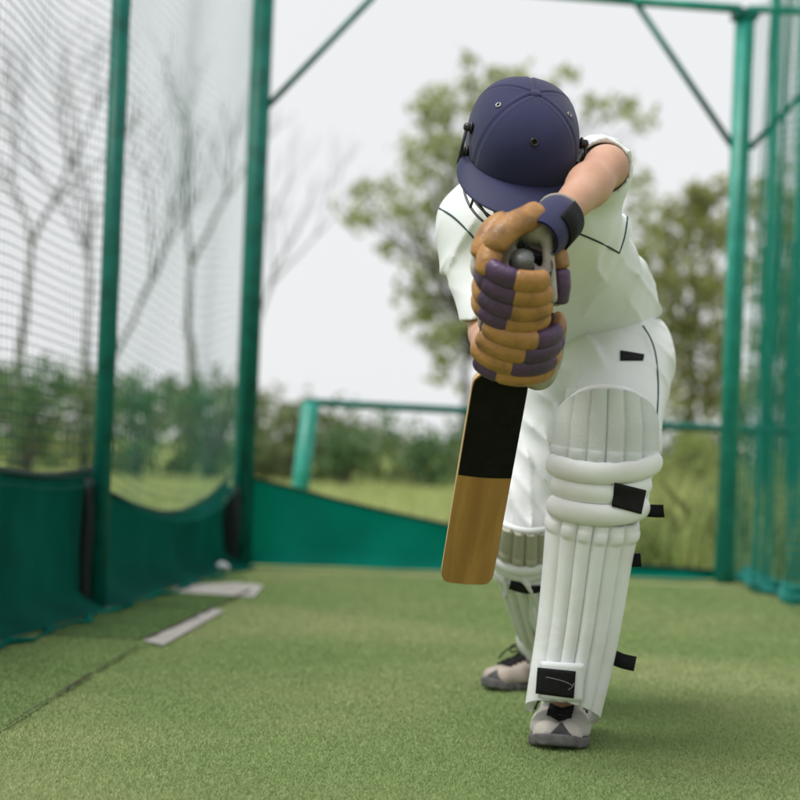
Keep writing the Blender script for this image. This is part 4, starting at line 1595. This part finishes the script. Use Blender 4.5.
def build_pad(line, widths, depth, back, vk, label, flap_mat, ribs=6, arch=.0):
    pt, sheet_part, L = leg_pad(line, widths, depth, back, None, vk, ribs)
    v0, v1 = vk
    V, F = sheet_part(0, v0 + .005, 130, 220, 0, .0105, 1, bot_arc=arch)
    pad = add_obj('leg_pad', V, F, M['pad'], per)
    so_ = pad.modifiers.new('thick', 'SOLIDIFY'); so_.thickness = .016; so_.offset = -1
    V, F = sheet_part(v1 - .03, 1, 80, 200, 0, .0085, 0, top_arc=.12)
    # small rounded cane tips along the bottom of the flap come from the ribs' own round ends
    fl = add_obj('knee_flap', V, F, flap_mat, pad)
    so_ = fl.modifiers.new('thick', 'SOLIDIFY'); so_.thickness = .014; so_.offset = -1
    # binding round the flap's free edge
    e = [pt(1 - .12 * (abs(s) ** 2.4), s * R(86), -.006)[0] for s in np.linspace(-1, 1, 41)]
    add_obj('binding', *tube(e, .0075, 8), M['pad'], fl)
    # knee rolls
    cl_up = np.asarray(line[-2]) - np.asarray(line[1])
    nro = 3
    for k in range(nro):
        vc = v0 + (v1 - v0) * (k + .5) / nro
        r = (v1 - v0) * L / nro * .53
        ph_ = (62, 60, 68)[k]
        pts = [pt(vc + .022 * s + .012 * (s * s), s * R(ph_), r * (.50 if k != 1 else .22))[0] for s in np.linspace(-1, 1, 31)]
        c0 = pts[15]
        V, F = capsule_path(pts, r, 16, 4.0, flat=(1.0, .62), up=unit(cl_up), steps=30)
        V = c0 + (V - c0) * np.array([1, 1, 1])
        add_obj('knee_roll', V, F, M['pad'], pad)
    return pad, pt, L


# front pad
lineF = [P(561, 729, 3.475), P(578, 640, 3.44), P(591, 545, 3.385), P(601, 490, 3.36), P(606, 450, 3.345), P(608, 388, 3.335)]
wF = [(0, .0735), (.15, .0790), (.45, .0860), (.62, .0925), (.70, .1040), (.80, .1070), (.90, .1045), (1, .090)]
legdir = unit(LK - LA)
backF = unit(np.array([0.10, 1.0, .25]))
padF, ptF, LF = build_pad(lineF, wF, lambda v: .085 + .02 * v, backF, (.615, .795), None, M['padgrey'], 6, .085)
# back pad
lineB = [P(540, 650, 4.19), P(533, 620, 4.08), P(527, 590, 3.93), P(525, 572, 3.85), P(525, 556, 3.80), P(526, 533, 3.72)]
wB = [(0, .055), (.3, .068), (.6, .080), (.72, .088), (.85, .088), (1, .078)]
padB, ptB, LB = build_pad(lineB, wB, lambda v: .08, unit(np.array([.1, .57, .8])), (.60, .78), None, M['padtan'], 6)


def pad_band(pt, pts_vs, w_, th, name, parent, h=.010, mt=None):
    pts, ns = [], []
    for v, s in pts_vs:
        q, n = pt(v, s * R(86), h); pts.append(q); ns.append(n)
    return add_obj(name, *ribbon(pts, ns, w_, th), mt or M['black'], parent)


fb_ = bvh_of(padF, *[o for o in bpy.data.objects if o.parent is padF and o.name.startswith(('knee_roll', 'knee_flap'))])


def surf_ribbon(name, px, w_, th, parent, lift=.002, tail=None, mt=None, bv=None):
    p_, n_ = on_surface(bv or fb_, px, 5)
    p_ = smooth_pts(p_, 3); n_ = smooth_pts(n_, 3)
    p_ = p_ + n_ * lift
    if tail is not None:
        ext = np.array([p_[-1] + np.asarray(q) for q in tail])
        p_ = np.concatenate([p_, ext]); n_ = np.concatenate([n_, np.repeat(n_[-1:], len(ext), 0)])
    return add_obj(name, *ribbon(p_, n_, w_, th), mt or M['black'], parent)


decal('strap', fb_, ((614, 483), (645, 490), (640, 514), (611, 506)), M['black'], padF, 10, 8, -.0005, .005)
def free_strap(px, Ys, w_, nrm):
    pts = spline([P(x, y, Y) for (x, y), Y in zip(px, Ys)], 5)
    return add_obj('strap', *ribbon(pts, nrm, w_, .0045), M['black'], padF)
free_strap(((632, 506), (645, 510), (656, 511), (663, 511)), (3.37, 3.40, 3.40, 3.39), .026, -_f + _r * .3)
free_strap(((624, 560), (632, 560), (640, 560)), (3.46, 3.45, 3.44), .028, -_f + _r * .4)
free_strap(((596, 652), (610, 656), (622, 661), (635, 664)), (3.52, 3.53, 3.51, 3.50), .031, -_f + _u * .2)
# instep patch with its light sketch mark
fb2 = bvh_of(padF)
p1_ = decal('white_patch', fb2, ((541, 660), (585, 663), (583, 701), (539, 697)), M['pad'], padF, 10, 8, .0035)
p2_ = decal('logo_patch', fb2, ((539, 666), (577, 670), (575, 697), (537, 692)), M['black'], padF, 10, 8, .007)
lb = bvh_of(p2_)
for px in (((546, 677), (556, 679), (566, 682), (573, 686)), ((568, 690), (572, 687), (574, 683))):
    a_, b_ = on_surface(lb, px, 4)
    if len(a_) > 3:
        V, F = ribbon(a_ + b_ * .0008, b_, .0010, .0004); add_obj('logo_stroke', V, F, M['sole_mark'], p2_)
# back pad strap
bb_ = bvh_of(padB, *[o for o in bpy.data.objects if o.parent is padB and o.name.startswith(('knee_roll', 'knee_flap'))])
a_, b_ = on_surface(bb_, ((511, 583), (522, 587), (534, 588), (546, 587)), 5)
if len(a_) > 3:
    a_ = smooth_pts(a_, 3) + b_ * .003
    add_obj('strap', *ribbon(a_, b_, .026, .004), M['black'], padB)


# --- shoes
def shoe(heel, toe, width, tilt, up_m, seed, bump=True):
    """heel, toe: ground points; built from an implicit last"""
    heel = np.asarray(heel, float); toe = np.asarray(toe, float)
    fx = unit(toe - heel); L = np.linalg.norm(toe - heel)
    uz = unit(up - fx * np.dot(up, fx)); ry = np.cross(uz, fx)
    k = L / .29
    W = width
    q = lambda a, b, c: heel + fx * a * k + ry * b + uz * c
    def upper(p):
        d = cone(p, q(.045, 0, .045), q(.12, 0, .056), .036 * W, .040)
        for sg, xt in ((1, .238), (-1, .246)):
            d = smin(d, cone(p, q(.10, sg * .010 * W, .054), q(.19, sg * .020 * W, .032), .036, .030), .02)
            d = smin(d, cone(p, q(.19, sg * .020 * W, .032), q(xt, sg * .017 * W, .028), .030, .026), .02)
        d = smin(d, cone(p, q(.055, 0, .06), q(.045, 0, .105), .038, .036), .03)
        d = np.maximum(d, -(p - np.asarray(q(0, 0, .018), np.float32)) @ uz.astype(np.float32))
        d = np.maximum(d, -cone(p, q(.06, 0, .085), q(.045, 0, .16), .028, .036))
        return d + .0012 * qnoise(p, 120, seed)
    def sole(p):
        g = p - np.asarray(heel, np.float32)
        x = g @ fx.astype(np.float32) / k; y = g @ ry.astype(np.float32); z = g @ uz.astype(np.float32)
        hwid = np.interp(x, [0, .02, .06, .13, .20, .25, .275, .29], [.020, .031, .036, .037, .049, .044, .030, .012]) * (1 + (W - 1) * .72)
        d2 = np.maximum(np.abs(y) - hwid, np.maximum(x * k - L, -x * k))
        topz = .019 + .005 * np.cos(x * 22) + .010 * np.clip((x - .25) / .04, 0, 1)
        botz = .010 * np.clip((x - .24) / .05, 0, 1) ** 1.5
        d = np.maximum(d2, np.maximum(z - topz, botz - z))
        return d + .0012 * np.sin(x * 260) * (z < .012)
    c = (heel + toe) / 2
    lo, hi = c - .20, c + .22
    V, F = isosurf(upper, lo, hi, .004)
    s = add_obj('shoe', V, F, up_m, per)
    V, F = isosurf(sole, lo, hi, .004)
    so = add_obj('sole', V, F, M['sole'], s)
    sm_ = so.modifiers.new('soft', 'SMOOTH'); sm_.iterations = 3; sm_.factor = .5
    if bump:
        def bumper(p):
            g = p - np.asarray(heel, np.float32)
            x = g @ fx.astype(np.float32) / k; y = g @ ry.astype(np.float32); z = g @ uz.astype(np.float32)
            d = upper(p) - .003
            return np.maximum(np.maximum(d, .235 + .9 * np.abs(y) * .25 - x), np.maximum(z - (.052 - 1.0 * np.abs(y - .008)), .02 - z))
        V, F = isosurf(bumper, lo, hi, .0035)
        add_obj('toe_bumper', V, F, M['soledark'], s)
    # laces
    sv = bvh_of(s)
    mb = MB()
    def drop(a, b):
        r = sv.ray_cast(Vector(q(a, b, .3)), Vector(-uz))
        return np.array(r[0]) + uz * .003 if r[0] is not None else q(a, b, .08)
    rows = np.linspace(.140, .222, 6)
    for i, a in enumerate(rows):
        da = .013 if i < 5 else 0
        for sg in (-1, 1):
            pts = [drop(a + da * t, sg * (-.026 + .052 * t)) + uz * .002 * math.sin(t * 3.14) for t in np.linspace(0, 1, 7)]
            mb.add(*tube(pts, .0032, 6))
    top = drop(.150, 0) + uz * .004
    for sg in (-1, 1):
        pts = [top, top + ry * sg * .02 + uz * .014, top + ry * sg * .045 + uz * .006 + fx * .006, top + ry * sg * .040 - uz * .008 + fx * .012, top + ry * sg * .012 + fx * .004, top]
        mb.add(*tube(spline(pts, 6), .0025, 6))
        pts = [top, top + ry * sg * .018 + uz * .008 + fx * .02, top + ry * sg * .046 - uz * .006 + fx * .028, top + ry * sg * .056 - uz * .026 + fx * .040]
        mb.add(*tube(spline(pts, 6), .0025, 6))
    mb.add(*capsule_path([top - ry * .006, top, top + ry * .006], .006, 8, 2))
    mb.build('laces', M['black'], s)
    return s


tF = G(555, 753); hF = G(585, 700) * 1.0
dF = unit((hF - tF) * [1, 1, 0]); hF = tF + dF * .29; hF[2] = tF[2] = .006
shoe(hF, tF, 1.48, 0, M['shoe'], 3)
tB = G(484, 692); tB[2] = .006
hB = tB + unit(np.array([.78, .62, 0])) * .285
shoe(hB, tB, 1.0, 0, M['shoe_pink'], 5)
# ankle socks
for A_, Hl, T_ in ((LA, hF, tF), (RA, hB, tB)):
    c = Hl + (T_ - Hl) * .17
    add_obj('sock', *tube([c + up * .07, c + up * .11, A_ + up * .05, A_ + up * .12], [.037, .040, .044, .047], 16), M['trouser'], per)
